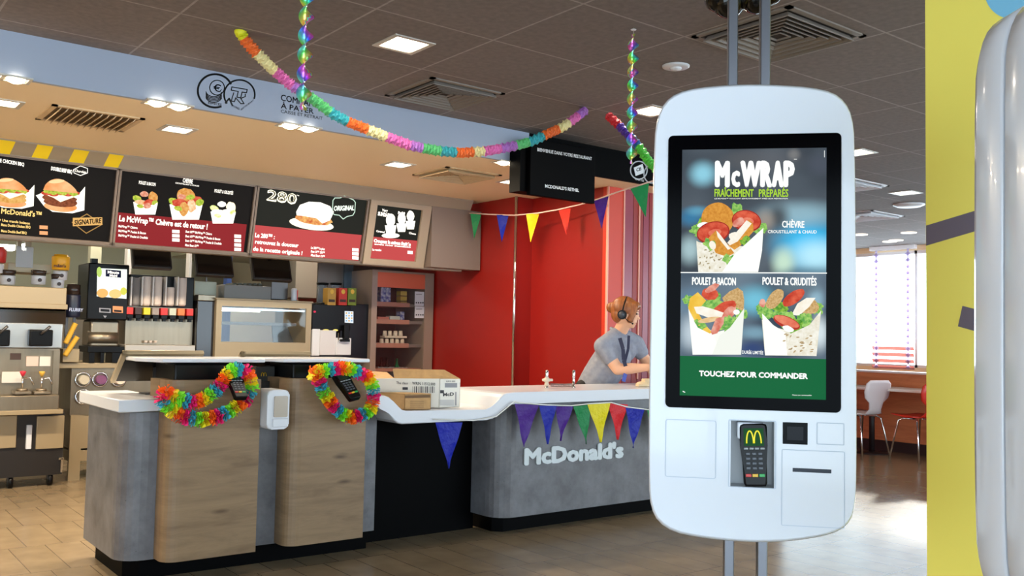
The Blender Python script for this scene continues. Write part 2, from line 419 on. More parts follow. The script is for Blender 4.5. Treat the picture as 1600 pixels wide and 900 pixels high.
def twin_spot(px, py, z, label, power=2.0):
    p = onZ(px, py, z); t = thing('twin_spotlight', label, 'spotlight', (p.x, p.y, z), 0, 'twin recessed spots along the fascia')
    b = MB()
    for a in ((-.13, .13, -.065, -.05), (-.13, .13, .05, .065), (-.13, -.115, -.05, .05), (.115, .13, -.05, .05), (-.01, .01, -.05, .05)): b.box(*a, -.006, .003, m_lampring)
    b.build('frame', t, world=False)
    for s in (-1, 1):
        b = MB(); b.lathe([(.045, .001), (.042, -.012), (.02, -.022), (.001, -.024)], (s*.06, 0, 0), 14, M('spot_bulb', (255,240,210), .3, es=14)); b.build('bulb', t, world=False)
    area('lamp', t, (0, 0, -.04), .09, power, (1,.85,.62)); return t
for px, py, lb in ((4,120,'pair of small spots in soffit cut by the left picture edge'), (262,163,'pair of small spots under the fascia left of the round coin emblem'), (467,198,'pair of small spots in the soffit under the words COMMANDE A PAYER'), (797,255,'pair of small spots in the soffit left of the black welcome sign')):
    twin_spot(px, py, ZS, lb)
def louvre_vent(name, poly, z, label, mat_, dark, kind):
    xs_ = [p[0] for p in poly]; ys_ = [p[1] for p in poly]; x0, x1, y0, y1 = min(xs_), max(xs_), min(ys_), max(ys_)
    cx, cy, hx, hy = (x0+x1)/2, (y0+y1)/2, (x1-x0)/2, (y1-y0)/2
    t = thing(name, label, 'air vent', (cx, cy, z)); b = MB()
    b.box(-hx, hx, -hy, -hy+.03, -.008, .003, mat_); b.box(-hx, hx, hy-.03, hy, -.008, .003, mat_); b.box(-hx, -hx+.03, -hy, hy, -.008, .003, mat_); b.box(hx-.03, hx, -hy, hy, -.008, .003, mat_)
    b.build('frame', t, world=False)
    b = MB(); b.box(-hx+.01, hx-.01, -hy+.01, hy-.01, -.0005, .0035, dark); b.build('duct', t, world=False)
    b = MB()
    if kind == 'cone':
        n = 7
        for i in range(1, n):
            f = 1-i/n; ax, ay = hx*f, hy*f; bx, by = ax-.018, ay-.018; zz = -.030+.004*i
            for q in (((-ax,-ay),(ax,-ay),(bx,-by),(-bx,-by)), ((ax,-ay),(ax,ay),(bx,by),(bx,-by)), ((ax,ay),(-ax,ay),(-bx,by),(bx,by)), ((-ax,ay),(-ax,-ay),(-bx,-by),(-bx,by))):
                lo = [(q[0][0], q[0][1], zz), (q[1][0], q[1][1], zz), (q[2][0], q[2][1], zz+.026), (q[3][0], q[3][1], zz+.026)]
                b.face(lo, mat_); b.face([(x, y, z_+.003) for x, y, z_ in lo[::-1]], mat_)
            b.box(-ax, ax, -ay-.002, -ay+.002, zz-.003, zz+.002, mat_); b.box(-ax, ax, ay-.002, ay+.002, zz-.003, zz+.002, mat_)
            b.box(-ax-.002, -ax+.002, -ay, ay, zz-.003, zz+.002, mat_); b.box(ax-.002, ax+.002, -ay, ay, zz-.003, zz+.002, mat_)
    else:
        n = 12
        for i in range(n):
            x = -hx+.05+(2*hx-.1)*i/(n-1); b.box(-.002, .002, -hy+.03, hy-.03, -.018, .018, mat_, mat=Matrix.Translation((x, 0, -.012)) @ Matrix.Rotation(.6, 4, 'Y'))
    b.build('louvres', t, world=False)
mv = M('grey_vent_metal', (128,118,110), .55); md = M('vent_duct_dark', (34,26,22), .8); mb_ = M('beige_vent_metal', (214,188,150), .5)
Zp = lambda l, z: [onZ(*p, z)[:2] for p in l]
louvre_vent('air_diffuser', [(2.86,4.46),(3.40,5.0)], ZC, 'square grey air diffuser in ceiling just above the paper garland', mv, md, 'cone')
louvre_vent('air_diffuser', [(3.43,2.42),(4.05,2.99)], ZC, 'large square louvred air diffuser behind the kiosk posts', mv, md, 'cone')
louvre_vent('air_diffuser', [(7.45,4.62),(8.13,5.3)], ZC, 'white edged square air diffuser right of the kiosk near the pillar', M('white_vent_metal', (225,225,230), .4), md, 'cone')
louvre_vent('air_diffuser', [(9.5,5.6),(10.2,6.3)], ZC, 'far white edged air diffuser beyond the dining area downlight', M('white_vent_metal'), md, 'cone')
louvre_vent('louvre_vent', [(1.10,5.68),(1.61,6.15)], ZS, 'beige slatted vent in the cream soffit above the burger menu board', mb_, M('vent_duct_brown', (120,100,76), .8), 'slat')
louvre_vent('air_diffuser', [(3.81,5.70),(4.33,6.19)], ZS, 'cream square air diffuser in the soffit near the red wall', mb_, M('vent_duct_brown', (120,100,76), .8), 'cone')
p = onZ(1056, 103, ZC); t = thing('ceiling_detector', 'round white ceiling detector left of the kiosk posts', 'detector', (p.x, p.y, ZC))
b = MB(); b.lathe([(.075,0),(.075,-.006),(.066,-.011),(.045,-.012)], (0,0,0), 28, m_plastic_white); b.build('rim', t, world=False)
b = MB(); b.lathe([(.034,-.006),(.03,-.02),(.015,-.026),(.001,-.027)], (0,0,0), 20, m_plastic_white); b.build('lens', t, world=False)
p = onZ(1420, 319, ZC); b = MB(); b.lathe([(.16,0),(.16,-.012),(.12,-.03),(.05,-.035),(.001,-.036)], (p.x,p.y,ZC), 24, m_plastic_white); tag(b.build('ceiling_speaker'), 'round white ceiling disc beside the yellow pillar', 'ceiling speaker')
for k, (px, py) in enumerate(((1420,363),(1400,375),(1390,377),(1344,366))):
    p = onZ(px, py, ZC); b = MB(); b.lathe([(.10,0),(.10,-.01),(.07,-.012),(.001,-.013)], (p.x,p.y,ZC), 16, M('far_lamp', (250,240,225), .4, es=2)); tag(b.build('recessed_lamp'), ('nearest','third from the window','second from the window','left')[k]+' of the small round lamps on the far ceiling by the blinds', 'ceiling light', 'small far recessed lamps over the window')
# ------------------------------------------------------------ fascia emblems and lettering
m_ink = M('black_lettering', (18,18,22), .5)
pf = Plane((0, YF, 0), (1,0,0), (0,0,1))
A = Art(pf)
A.arc(336,142,27,3.2,m_ink,25,290,40,ry=26); A.arc(374,148,24,2.6,m_ink,-15,215,40,ry=23)
A.line([(352,161),(358,154),(363,165)], 2.6, m_ink)
A.arc(339,137,11.5,1.6,m_ink,0,360,30,ry=11.5)
for i in range(5): A.arc(334,142+i*2.2,12.5,1.4,m_ink,190,345,16,ry=9)
A.text('€', (333,142), (345,144), 11, m_ink, .02); A.arc(341,138,5,1,m_ink,200,340,8)
A.line([(362,136),(386,140),(385,145),(378,144),(376,153),(370,152),(372,143),(361,141)], 1.6, m_ink, True)
A.line([(365,145),(361,158),(366,159),(368,153),(376,162),(381,162),(376,154),(383,151),(383,147)], 1.6, m_ink)
A.text('ESPÈCES', (325,162), (346,165.5), 3.5, m_ink, .02); A.text('TITRES', (361,166), (374,172), 3, m_ink, .02); A.text('RESTAURANT', (376,173), (396,158), 3, m_ink, .01)
tag(A.build('fascia_emblem', None), 'twin round black coin and ticket emblem on the blue grey fascia', 'emblem')
A = Art(pf)
A.text('COMMANDE', (438.5,157), (505,170), 10, m_ink, .02); A.text('À PAYER', (438.5,169), (490,178), 8.5, m_ink, .02); A.text('CAISSE ET RETRAIT', (438.5,176), (504,187.5), 5, m_ink, .008)
tag(A.build('fascia_lettering', None), 'black words COMMANDE À PAYER on the blue grey fascia', 'lettering')
m_wlet = M('white_lettering', (225,228,232), .5)
A = Art(pf)
A.arc(998,266,13,1.8,m_wlet,0,360,30,ry=14); A.poly([(990,262),(1004,256),(1007,270),(993,275)], m_wlet); A.text('CB', (994,268), (1002,266), 5, m_black, .03); A.arc(1018,272,12,1.8,m_wlet,40,330,30,ry=14)
A.text('CARTES', (992,281), (1006,284), 3, m_wlet, .01)
tag(A.build('fascia_emblem', None), 'white round card emblem on the black fascia beside the kiosk', 'emblem')
# welcome sign box
t = thing('welcome_sign', 'black hanging box sign reading BIENVENUE DANS VOTRE RESTAURANT', 'sign', (4.4, 5.14, 2.2))
b = MB(); b.box(4.09, 4.72, 5.05, 5.09, 2.21, 2.62, m_black, .004); b.build('sign_panel', t)
b = MB(); b.box(4.03, 4.70, 5.092, 5.215, 2.235, 2.58, m_black); b.build('housing', t)
ps = Plane((0, 5.05, 0), (1,0,0), (0,0,1)); A = Art(ps)
A.text('BIENVENUE DANS VOTRE RESTAURANT', (839.5,236), (924.5,250.5), 5.2, m_wlet, .012); A.text("MCDONALD'S RETHEL", (851.5,293), (904.5,300), 5, m_wlet, .02); A.build('lettering', t)
# ============================================================ THE COUNTER
def arcpts(cx, cy, r, a0, a1, n=6): return [(cx+r*math.cos(math.radians(a0+(a1-a0)*i/n)), cy+r*math.sin(math.radians(a0+(a1-a0)*i/n))) for i in range(n+1)]
t = thing('service_counter', 'grey concrete look service counter with white top and lowered middle section', 'counter', (3.0, 4.8, 0))
b = MB()
b.prism(arcpts(1.37, 4.67, .12, 180, 270) + [(2.61, 4.55), (2.61, 4.90), (1.25, 4.90)], .10, .80, 'Z', m_conc, smooth=False)
b.box(1.25, 1.42, 4.90, 5.2, .10, .80, m_conc); b.build('concrete_panel', t)
b = MB(); b.prism(arcpts(3.51, 4.55, .13, 180, 270) + [(6.2, 4.42), (6.2, 4.88), (3.38, 4.88)], .10, .80, 'Z', m_conc); b.build('concrete_panel', t)
b = MB(); b.box(2.60, 3.40, 4.70, 4.72, 0, .72, m_black); b.build('recess_panel', t)
b = MB(); b.prism([(1.30,5.15),(1.30,4.66),(1.36,4.60),(2.58,4.58),(2.58,4.75),(1.6,4.75),(1.6,5.15)], 0, .10, 'Z', m_black)
b.prism([(3.44,4.95),(3.44,4.56),(3.49,4.51),(6.15,4.50),(6.15,4.95)], 0, .10, 'Z', m_black); b.build('plinth', t)
b = MB(); b.prism([(1.205,5.22),(1.215,4.515),(1.405,4.513),(1.405,4.63),(1.867,4.63),(1.867,4.508),(2.015,4.506),(2.015,4.63),(2.467,4.63),(2.467,4.50),(2.50,4.50),(2.50,4.92),(1.45,4.92),(1.45,5.22)], .805, .865, 'Z', m_white, .006)
topl = [(2.49,.866),(2.545,.864),(2.575,.854),(2.60,.832),(2.632,.792),(2.652,.776),(2.68,.768),(3.225,.766),(3.26,.769),(3.285,.780),(3.335,.836),(3.36,.852),(3.39,.860),(3.45,.862),(6.25,.862)]
botl = [(6.25,.790),(3.41,.790),(3.385,.788),(3.365,.776),(3.31,.722),(3.285,.709),(3.24,.704),(2.66,.704),(2.635,.710),(2.61,.726),(2.575,.766),(2.55,.788),(2.53,.796),(2.49,.798)]
b.prism(topl+botl, 4.36, 4.90, 'Y', m_white, .008)
b.box(2.49, 6.25, 4.90, 4.95, .79, .862, m_white); b.build('countertop', t)
pc = Plane((0, 4.418, 0), (1,0,0), (0,0,1)); A = Art(pc)
A.text("McDonald's", (818,725.5), (973,713.5), 26, M('raised_grey_letters', (206,214,218), .4), .055, .008); A.build('lettering', t)
# two ordering stations
def station(x0, x1, label, px_top_l, sensor):
    t = thing('order_station', label, 'order point', ((x0+x1)/2, 4.5, 0))
    b = MB(); r = .07
    b.prism([(x0-.0, 4.549)] + arcpts(x0+r, 4.41+r, r, 180, 270) + [(x1, 4.41), (x1, 4.45), (x0+r+.02, 4.45), (x0+.04, 4.48), (x0+.04, 4.549)], .105, .958, 'Z', m_wood, smooth=False)
    b.prism([(x0, 4.70)] + arcpts(x0+r, 4.55+r*.3, r*.3, 180, 270) + [(x1, 4.549), (x1, 4.60), (x0+.03, 4.70)], .87, .957, 'Z', m_wood)
    b.build('front_panel', t)
    b = MB(); b.box(x0+.05, x1-.02, 4.50, 4.80, .866, 1.035, m_plastic_black, .01); b.build('cabinet_body', t)
    b = MB(); b.prism([(x0-.09, 4.66), (x0-.02, 4.46), (x1+.03, 4.44), (x1+.03, 4.78), (x0-.09, 4.82)], 1.040, 1.060, 'Z', m_white, .005); b.build('shelf', t)
    b = MB(); M1 = Matrix.Translation((0, 4.80, 1.075)) @ Matrix.Rotation(math.radians(52), 4, 'X')
    b.box(x0-.11, x0-.085, -.0, .022, -.26, 0, m_beige_metal, .004, mat=M1); b.box(x0-.11, x0+.30, -.0, .022, -.025, 0, m_beige_metal, .004, mat=M1); b.build('till_screen_frame', t)
    b = MB(); b.box(x0-.084, x0+.30, .006, .018, -.25, -.026, m_plastic_black, mat=M1); b.build('till_screen', t)
    b = MB(); b.cyl((x0+.09, 4.90, .86), (x0+.09, 4.90, 1.0), .02, m=m_steel_dark); b.box(x0+.02, x0+.16, 4.85, 4.96, .86, .87, m_steel_dark); b.build('screen_stand', t)
    return t
station(1.41, 1.862, 'left ordering station with weathered wood front and white shelf', 0, 0)
station(2.02, 2.462, 'right ordering station with weathered wood front beside the lowered counter', 0, 0)
def pay_terminal(label, loc, rz, tilt, s=1.0, mscreen=None, logo=False, yaw2=0):
    t = thing('payment_terminal', label, 'card terminal', loc, rz)
    T = Matrix.Rotation(yaw2, 4, 'Y') @ Matrix.Rotation(tilt, 4, 'X') @ Matrix.Scale(s, 4)
    b = MB(); out = [(-.042,.085),(-.040,.093),(-.030,.098),(.030,.098),(.040,.093),(.042,.085),(.041,.03),(.036,-.02),(.035,-.085),(.030,-.095),(-.030,-.095),(-.035,-.085),(-.036,-.02),(-.041,.03)]
    b.prism(out, -.014, .018, 'Y', m_plastic_black, .005, T); b.build('body', t, world=False)
    b = MB(); b.box(-.030, .030, -.0152, -.0142, .028, .082, mscreen or M('terminal_display', (24,60,52), .2, es=.4), mat=T)
    if logo:
        gm = M('golden_arches_lit', (236,226,40), .4, es=1.1)
        for sx in (-1, 1):
            pts = [T @ Vector((sx*.0115+.0105*math.cos(math.radians(a)), -.0158, .036+.038*math.sin(math.radians(a)))) for a in range(0, 181, 15)]
            b.tube(pts, .0021*s, 6, gm)
    b.build('display', t, world=False)
    b = MB()
    for i in range(4): b.box(-.031+i*.0165, -.018+i*.0165, -.0170, -.014, .017, .023, M('grey_keys', (150,155,160), .4), .001, mat=T)
    for r in range(4):
        for c_ in range(3): b.box(-.026+c_*.0185, -.013+c_*.0185, -.0168, -.014, .000-r*.0145, .008-r*.0145, M('dark_keys', (74,80,90), .4), .001, mat=T)
    for c_, k in enumerate(((200,44,40),(226,180,40),(40,160,80))): b.box(-.029+c_*.020, -.012+c_*.020, -.0172, -.014, -.066, -.057, M('key_%d' % c_, k, .4), .001, mat=T)
    b.build('keypad', t, world=False); return t
p = onY(370, 602, 4.31); pay_terminal('black card terminal standing in the left flower garland', p, 0, -.8, .9)
p = onY(541, 602, 4.31); pay_terminal('black card terminal clipped to the right wood panel inside flower garland', p, .15, -.75, 1.0, None, False, -.18)
# white dispenser between the stations
t = thing('wall_dispenser', 'white plastic dispenser hanging between the two ordering stations', 'dispenser', (1.99, 4.33, .66))
p0 = onY(413, 672, 4.33); p1 = onY(453, 609, 4.33); x0, x1, z0, z1 = p0.x, p1.x, p0.z, p1.z
b = MB(); b.prism(rpoly(x0+.012, x1, z0, z1, .025), 4.33, 4.50, 'Y', m_plastic_white, .008); b.build('shell', t)
b = MB(); b.prism(rpoly(x0+.045, x1-.012, z0+.06, z1-.03, .008), 4.322, 4.331, 'Y', M('dispenser_window', (176,164,150), .15)); b.box(x0+.04, x1-.006, 4.320, 4.330, z0+.012, z0+.054, m_plastic_white, .004); b.build('front_window', t)
b = MB(); b.box(x0+.03, x1-.03, 4.50, 4.548, z0+.03, z0+.09, m_steel_dark); b.build('bracket', t)
# little black arches sign
t = thing('arches_sign', 'small black box with golden arches between the ordering stations', 'sign', (1.97, 4.78, .865))
p0 = onY(399, 606, 4.70); p1 = onY(430, 572, 4.70)
b = MB(); b.box(p0.x, p1.x, 4.70, 4.80, .866, p1.z, M('dark_grey_box', (40,40,38), .5), .004); b.box(p0.x+.01, p1.x-.005, 4.685, 4.70, .866, p1.z-.08, M('dark_grey_box'), .004); b.build('box', t)
A = Art(Plane((0,4.698,0),(1,0,0),(0,0,1)))
for cx in (410, 414): A.arc(cx, 587.5, 1.9, 1.0, m_gold, 0, 180, 12, ry=5.5)
A.build('emblem', t)
# cardboard boxes in the lowered section
def carton(name, label, corners, ztop, inner, m, flaps=True, closed=False):
    (ax, ay), (bx, by), (dx, dy) = corners           # front-left, front-right, back-left on the table
    z0 = .7695; A_, B_, D_ = Vector((ax,ay,0)), Vector((bx,by,0)), Vector((dx,dy,0)); Cc = B_+D_-A_
    t = thing(name, label, 'box', (A_.x, A_.y, z0)); b = MB(); w = .004
    P = [A_, B_, Cc, D_]; cen = (A_+Cc)/2
    for i in range(4):
        p, q = P[i], P[(i+1) % 4]; n = (cen-(p+q)/2).normalized()*w
        b.prism([(p.x,p.y),(q.x,q.y),(q.x+n.x,q.y+n.y),(p.x+n.x,p.y+n.y)], z0, ztop, 'Z', m)
    b.prism([(v.x,v.y) for v in P], z0, z0+w, 'Z', m)
    if closed: b.prism([(v.x,v.y) for v in P], ztop-w, ztop, 'Z', m)
    b.build('carton', t)
    return t, P
m_cardw = M('white_cardboard', (226,222,212), .7); m_cardb = M('brown_cardboard', (190,150,100), .8, col2=(176,138,92), scale=30)
m_print = M('black_print', (50,50,55), .7)
fl = onZ(613, 640, .768); c1 = onZ(686, 638, .768); c2 = onZ(719, 634.5, .768)
yb = 4.55
bl = Vector((2.82, 4.78, 0)); brr = Vector((c1.x, c1.y, 0)) 
# white carton: front-left corner hidden behind the brown one
e1 = Vector((1, -.02, 0)); q1 = Vector((c1.x, c1.y+.0, 0)); L1 = .42; q0 = q1 - Vector((.36, -.165, 0)); q2 = q1 + Vector((.155, -.0+.01, 0))
t, P4 = carton('cardboard_box', 'larger white printed carton with open flaps on the lowered counter', ((q1.x,q1.y),(q2.x,q2.y),(q0.x,q0.y)), .938, None, m_cardw)
b = MB(); A0, B0, C0, D0 = [Vector((v.x,v.y,.938)) for v in P4]
b.face([D0, C0, C0+Vector((.03,.14,.03)), D0+Vector((-.06,.10,.045))], m_cardb); b.face([A0, D0, D0+Vector((.09,.06,-.012)), A0+Vector((.05,.07,-.004))], m_cardw)
b.face([B0, C0, C0+Vector((.0,.02,.055)), B0+Vector((-.07,.07,.052))], m_cardb)
b.build('flap', t)
nrm = (Vector((P4[1].x-P4[0].x, P4[1].y-P4[0].y, 0))).normalized(); A = Art(Plane((P4[0].x, P4[0].y, 0), nrm, (0,0,1)))
A.line([(697,602),(712,602)], 7, M('grey_print', (140,140,145), .7)); A.text('HAVI 000', (697,597), (711,597), 2.5, m_print); A.text('McD', (692,619), (709,618), 5, m_print, .04)
A.line([(689,612),(692,612)], 5, m_print); A.line([(712,613),(712,633)], 2, M('grey_print')); A.line([(690,629),(707,629)], 9, M('pale_print', (190,188,185), .7)); A.build('print', t)
n2 = (Vector((P4[0].x-P4[3].x, P4[0].y-P4[3].y, 0))).normalized(); A = Art(Plane((P4[0].x, P4[0].y, 0), n2, (0,0,1)))
A.text('WRIN 11512.000', (644,601), (680,602.5), 4.5, m_print, .02)
for k in range(13): A.line([(645+k*2.8,604),(645+k*2.8,613.5)], .6+(k*7 % 3)*.45, m_print)
A.text('The class', (619,600), (637,600.5), 4, m_print, .01); A.line([(630,607),(636,607)], 4, m_print); A.build('print', t)
# small brown carton in front
f0 = onZ(632, 641, .7675); f1 = onZ(673, 640.5, .7675)
t, P5 = carton('cardboard_box', 'small brown carton lying in front of the larger white carton', ((f0.x,f0.y),(f1.x,f1.y),(f0.x-.09,f0.y+.16)), onY(650, 614.5, f0.y).z, None, m_cardb, closed=True)
A = Art(Plane((f0.x, f0.y, 0), Vector((f1.x-f0.x, f1.y-f0.y, 0)), (0,0,1)))
A.line([(634,620),(671,619)], 4.5, M('dark_brown_print', (110,84,58), .8))
for yy in (627, 630, 633, 636): A.line([(641,yy),(662,yy)], .7, M('dark_brown_print'))
A.build('print', t)
# chrome posts with coiled hose, paper parcel
def post(px, knob, label):
    p = onZ(px, 606, .863); t = thing('chrome_post', label, 'tap', (p.x, p.y, .863)); h = onY(px, 578, p.y).z-.863
    b = MB(); b.lathe([(.016,0),(.016,.004),(.009,.006),(.008,h*.55),(.010,h*.6),(.010,h-.006),(.006,h),(.001,h)], (0,0,0), 14, m_chrome); b.build('tube', t, world=False)
    if knob:
        b = MB(); b.lathe([(.010,.012),(.016,.02),(.012,.035),(.015,.04),(.030,.045),(.032,.058),(.014,.064),(.014,.07)], (0,0,0), 16, M('cream_plastic', (214,200,180), .4)); b.box(-.01,.05,-.008,.008,.043,.06,M('cream_plastic'),.004); b.build('collar', t, world=False)
    return p
pa = post(854, True, 'chrome post with cream collar on the counter before the red wall'); pb = post(896, False, 'plain chrome post on the counter beside the employee')
b = MB(); n = 150; b.tube([(pa.x+.03+(pb.x-pa.x-.04)*i/n, pa.y+.0+.010*math.cos(i*.72)+(pb.y-pa.y)*i/n, .883-.004*math.sin(i/n*PI)+.010*math.sin(i*.72)) for i in range(n+1)], .0022, 5, M('grey_wire', (110,100,100), .4))
tag(b.build('coiled_hose'), 'thin coiled wire stretched between the two chrome counter posts', 'cable')
p = onZ(1004, 604, .863); b = MB(); b.ell((p.x, p.y, .882), (.055,.04,.018), M('kraft_paper', (222,196,158), .8), 10); b.prism([(p.x-.07,p.y-.03),(p.x+.0,p.y-.05),(p.x+.07,p.y-.02),(p.x+.05,p.y+.04),(p.x-.04,p.y+.03)], .864, .884, 'Z', M('kraft_paper'), .004)
b.prism([(p.x-.0,p.y-.02),(p.x+.06,p.y-.04),(p.x+.09,p.y+.02),(p.x+.03,p.y+.04)], .884, .918, 'Z', M('kraft_paper'), .006); tag(b.build('paper_parcel'), 'crumpled kraft paper parcel on the counter under the employee hands', 'paper bag')
# ============================================================ MENU BOARDS
MU = Vector((0, 7.03, 2.365)); ML = Vector((0, 7.15, 1.812)); pm = Plane(MU, (1,0,0), MU-ML)
m_frame = M('menu_frame_bronze', (112,98,88), .45, .3); m_strip = M('menu_header_taupe', (156,140,122), .5)
b = MB(); xa, xb = -1.2, pm.uv(655, 350)[0]
b.prism([(7.03,2.37),(6.98,2.455),(6.98,ZS),(7.5,ZS),(7.5,1.82),(7.15,1.80)], xa, onY(729,350,7.1).x-.01, 'X', m_strip); struct(b.build('trim_5'))
# hatch stripes printed on the header
hp = Plane((0, 6.98, 2.455), (1,0,0), Vector((0, 6.98-7.03, 2.455-2.37))); A = Art(hp); yl = M('hazard_yellow', (240,200,16), .5); gr = M('hazard_grey', (150,130,104), .5)
X1 = onY(190, 250, 7.0).x
A.upoly([(-1.2,-.098),(X1-.015,-.098),(X1+.015,.0),(-1.2,.0)], gr); A.up()
for i in range(16):
    x = X1-.115-i*.235
    A.upoly([(x,-.098),(x+.10,-.098),(x+.125,.0),(x+.025,.0)], yl)
tag(A.build('hazard_stripes', None), 'yellow and grey diagonal stripes above the left burger board', 'stripe band')
INKW = ink((255,248,235), 1.6); INKO = ink((255,176,120), 1.1)
def board(quad_l, quad_r, label, bg, draw):
    u0 = pm.uv(*quad_l)[0]; u1 = pm.uv(*quad_r)[0]; hgt = (MU-ML).length
    c = pm.at((u0+u1)/2, -hgt, .02); t = thing('menu_board', label, 'menu board', c, 0, 'backlit menu boards over the kitchen')
    b = MB()
    for a in ((u0,u1,-hgt,-hgt+.022),(u0,u1,-.012,0),(u0,u0+.016,-hgt,0),(u1-.016,u1,-hgt,0)):
        pts = [(a[0],a[2]),(a[1],a[2]),(a[1],a[3]),(a[0],a[3])]
        for n0, n1 in ((.0, .03),):
            vs0 = [pm.at(u,v,n0) for u,v in pts]; vs1 = [pm.at(u,v,n1) for u,v in pts]
            b.face(vs1, m_frame); 
            for i in range(4): b.face([vs0[i], vs0[(i+1)%4], vs1[(i+1)%4], vs1[i]], m_frame)
    b.build('frame', t)
    A = Art(pm); A.n = .008; A.upoly([(u0+.01,-hgt+.01),(u1-.01,-hgt+.01),(u1-.01,-.006),(u0+.01,-.006)], bg); T_ = Art(pm); T_.n = .014
    draw(A, T_); A.build('picture', t); T_.build('lettering', t); return t
BG = ink((22,16,15), .6); REDB = ink((150,34,40), 1.0); REDL = ink((205,78,78), 1.0)
def ek(c, s=1.0, c2=None, sc=60): return ink(c, s, c2, sc)
BUN = ek((236,150,84),1.15,(250,196,140),8); LET = ek((150,190,50),1.0,(220,220,90),60); TOM = ek((206,62,40),1.0,(236,110,80),40); CHS = ek((255,240,210),1.5); PAT = ek((120,60,36),1.0,(160,88,56),60)
PAP = ek((255,250,236),1.5); CRU = ek((226,140,60),1.0,(244,190,110),50); WRP = ek((255,252,240),1.5); BAC = ek((226,120,90),1.0,(250,190,160),50); CHK = ek((250,220,180),1.2,(228,160,100),40)
def burger(A, x, y, w, h, patty):
    A.poly([(x-w*.62,y+h*.02),(x-w*.3,y-h*.12),(x,y+h*.1),(x+w*.45,y),(x+w*.62,y-h*.22),(x+w*.60,y+h*.42),(x+w*.3,y+h*.50),(x-w*.2,y+h*.46),(x-w*.42,y+h*.3)], PAP)
    A.disc(x, y+h*.32, w*.42, h*.14, BUN, -5)
    A.disc(x, y+h*.20, w*.43, h*.13, patty, -5, wob=.03); A.disc(x-w*.02, y+h*.10, w*.44, h*.12, patty, -5, wob=.03)
    A.poly([(x-w*.42,y-h*.02),(x+w*.40,y+h*.04),(x+w*.2,y+h*.12),(x,y+h*.2),(x-w*.18,y+h*.08)], CHS)
    for i in range(5): A.disc(x-w*.36+i*w*.18, y-h*.04+(i % 2)*h*.03, w*.13, h*.055, TOM, -5)
    for i in range(9): A.disc(x-w*.36+i*w*.09, y-h*.11+(i % 3)*h*.03+i*h*.005, w*.075, h*.055, LET, random.uniform(-20,20), 12, .2)
    A.poly([(x-w*.44+w*.88*i/16, y-h*.13+i*h*.006-h*.34*math.sin(PI*(i/16)**.85)**.7) for i in range(17)], BUN)
    A.disc(x-w*.1, y-h*.36, w*.2, h*.05, ek((255,206,150),1.3), 5)
def wrap(A, x, y, w, h, big, pale=False):
    WW = WRP
    A.poly([(x-w*.46,y-h*.02),(x+w*.46,y),(x+w*.36,y+h*.5),(x-w*.38,y+h*.5)], WW)
    c = [(CRU, 0, -.30, .27,.26), (TOM,.24,-.14,.2,.15), (LET,-.36,-.12,.13,.12), (LET,.38,-.08,.12,.12), (LET,.12,-.26,.13,.09), (TOM,-.16,-.05,.24,.15), (CHK,.16,.05,.12,.24), (CRU,-.06,.14,.13,.24), (LET,-.22,.12,.12,.08), (BAC,-.12,-.28,.12,.09)] if big else [(BAC,-.05,-.34,.16,.12),(CRU,.28,-.2,.17,.24),(LET,-.32,-.16,.17,.12),(CHK,-.14,.0,.28,.1),(TOM,.12,.0,.2,.13),(LET,.34,.02,.12,.1),(BAC,.06,.14,.14,.12),(LET,-.2,.16,.13,.08)]
    for m, dx, dy, rx, ry in c:
        if pale: m = {CRU: ek((255,240,200),1.6), TOM: ek((255,244,224),1.6), BAC: WRP, CHK: WRP}.get(m, ek((214,226,110),1.2,(250,250,200),60))
        A.disc(x+w*dx, y+h*dy, w*rx, h*ry, m, (dx*60), 18, .07)
    A.poly([(x-w*.40,y+h*.14),(x-w*.1,y+h*.40),(x+w*.05,y+h*.5),(x-w*.37,y+h*.5)], WW); A.poly([(x+w*.44,y+h*.0),(x+w*.36,y+h*.5),(x+w*.02,y+h*.5),(x+w*.12,y+h*.28)], WW)
def prices(T, x, y, rows, dy, w=9, h=5.5, slope=.12, m=INKO, s='0,00€'):
    for i in range(rows): T.poly([(x,y+i*dy-h/2),(x+w,y+i*dy-h/2+w*slope),(x+w,y+i*dy+h/2+w*slope),(x,y+i*dy+h/2)], m)
def b1(A, T):
    burger(A, 15, 300, 62, 52, ek((214,150,70),1.1,(240,190,110),50)); burger(A, 94, 304, 62, 58, PAT)
    T.text('DOUBLE CHICKEN BBQ', (-18,250), (37,259.5), 5.5, INKW, .03); T.text('DOUBLE BEEF BBQ', (79,265.5), (112,271), 6, INKW, .03)
    T.line([(114,265),(125,259),(136,263),(136,270),(125,274),(115,270)], 1, INKW, True); T.text('Charolais', (116,268), (134,271), 4, INKW, .02)
    IY = ink((255,214,130), 1.3)
    T.text("McDonald's™", (1,333), (64,339), 8.5, IY, .03); T.text('+ Une grande boisson', (-2,345), (46,350.5), 4, IY, .03); T.text('Menu Double Chicken BBQ', (1,352.5), (47,356.5), 4, IY, .03); T.text('Menu Double Beef BBQ', (1,362), (41,365.5), 4, IY, .03)
    prices(T, 61, 354.5, 2, 8.8, 13, 5.5, .05); T.line([(0,368.5),(85,372.5)], .9, IY)
    DI = ink((196,150,84), .9)
    T.line([(135,334),(159,350),(134,364),(112,347)], 1.4, DI, True); T.poly([(113,340),(159,339),(159,351),(113,353)], ink((232,180,104),1.1)); T.up(); T.text('SIGNATURE', (115,351), (157,348), 8, ink((40,26,14),.6), .03)
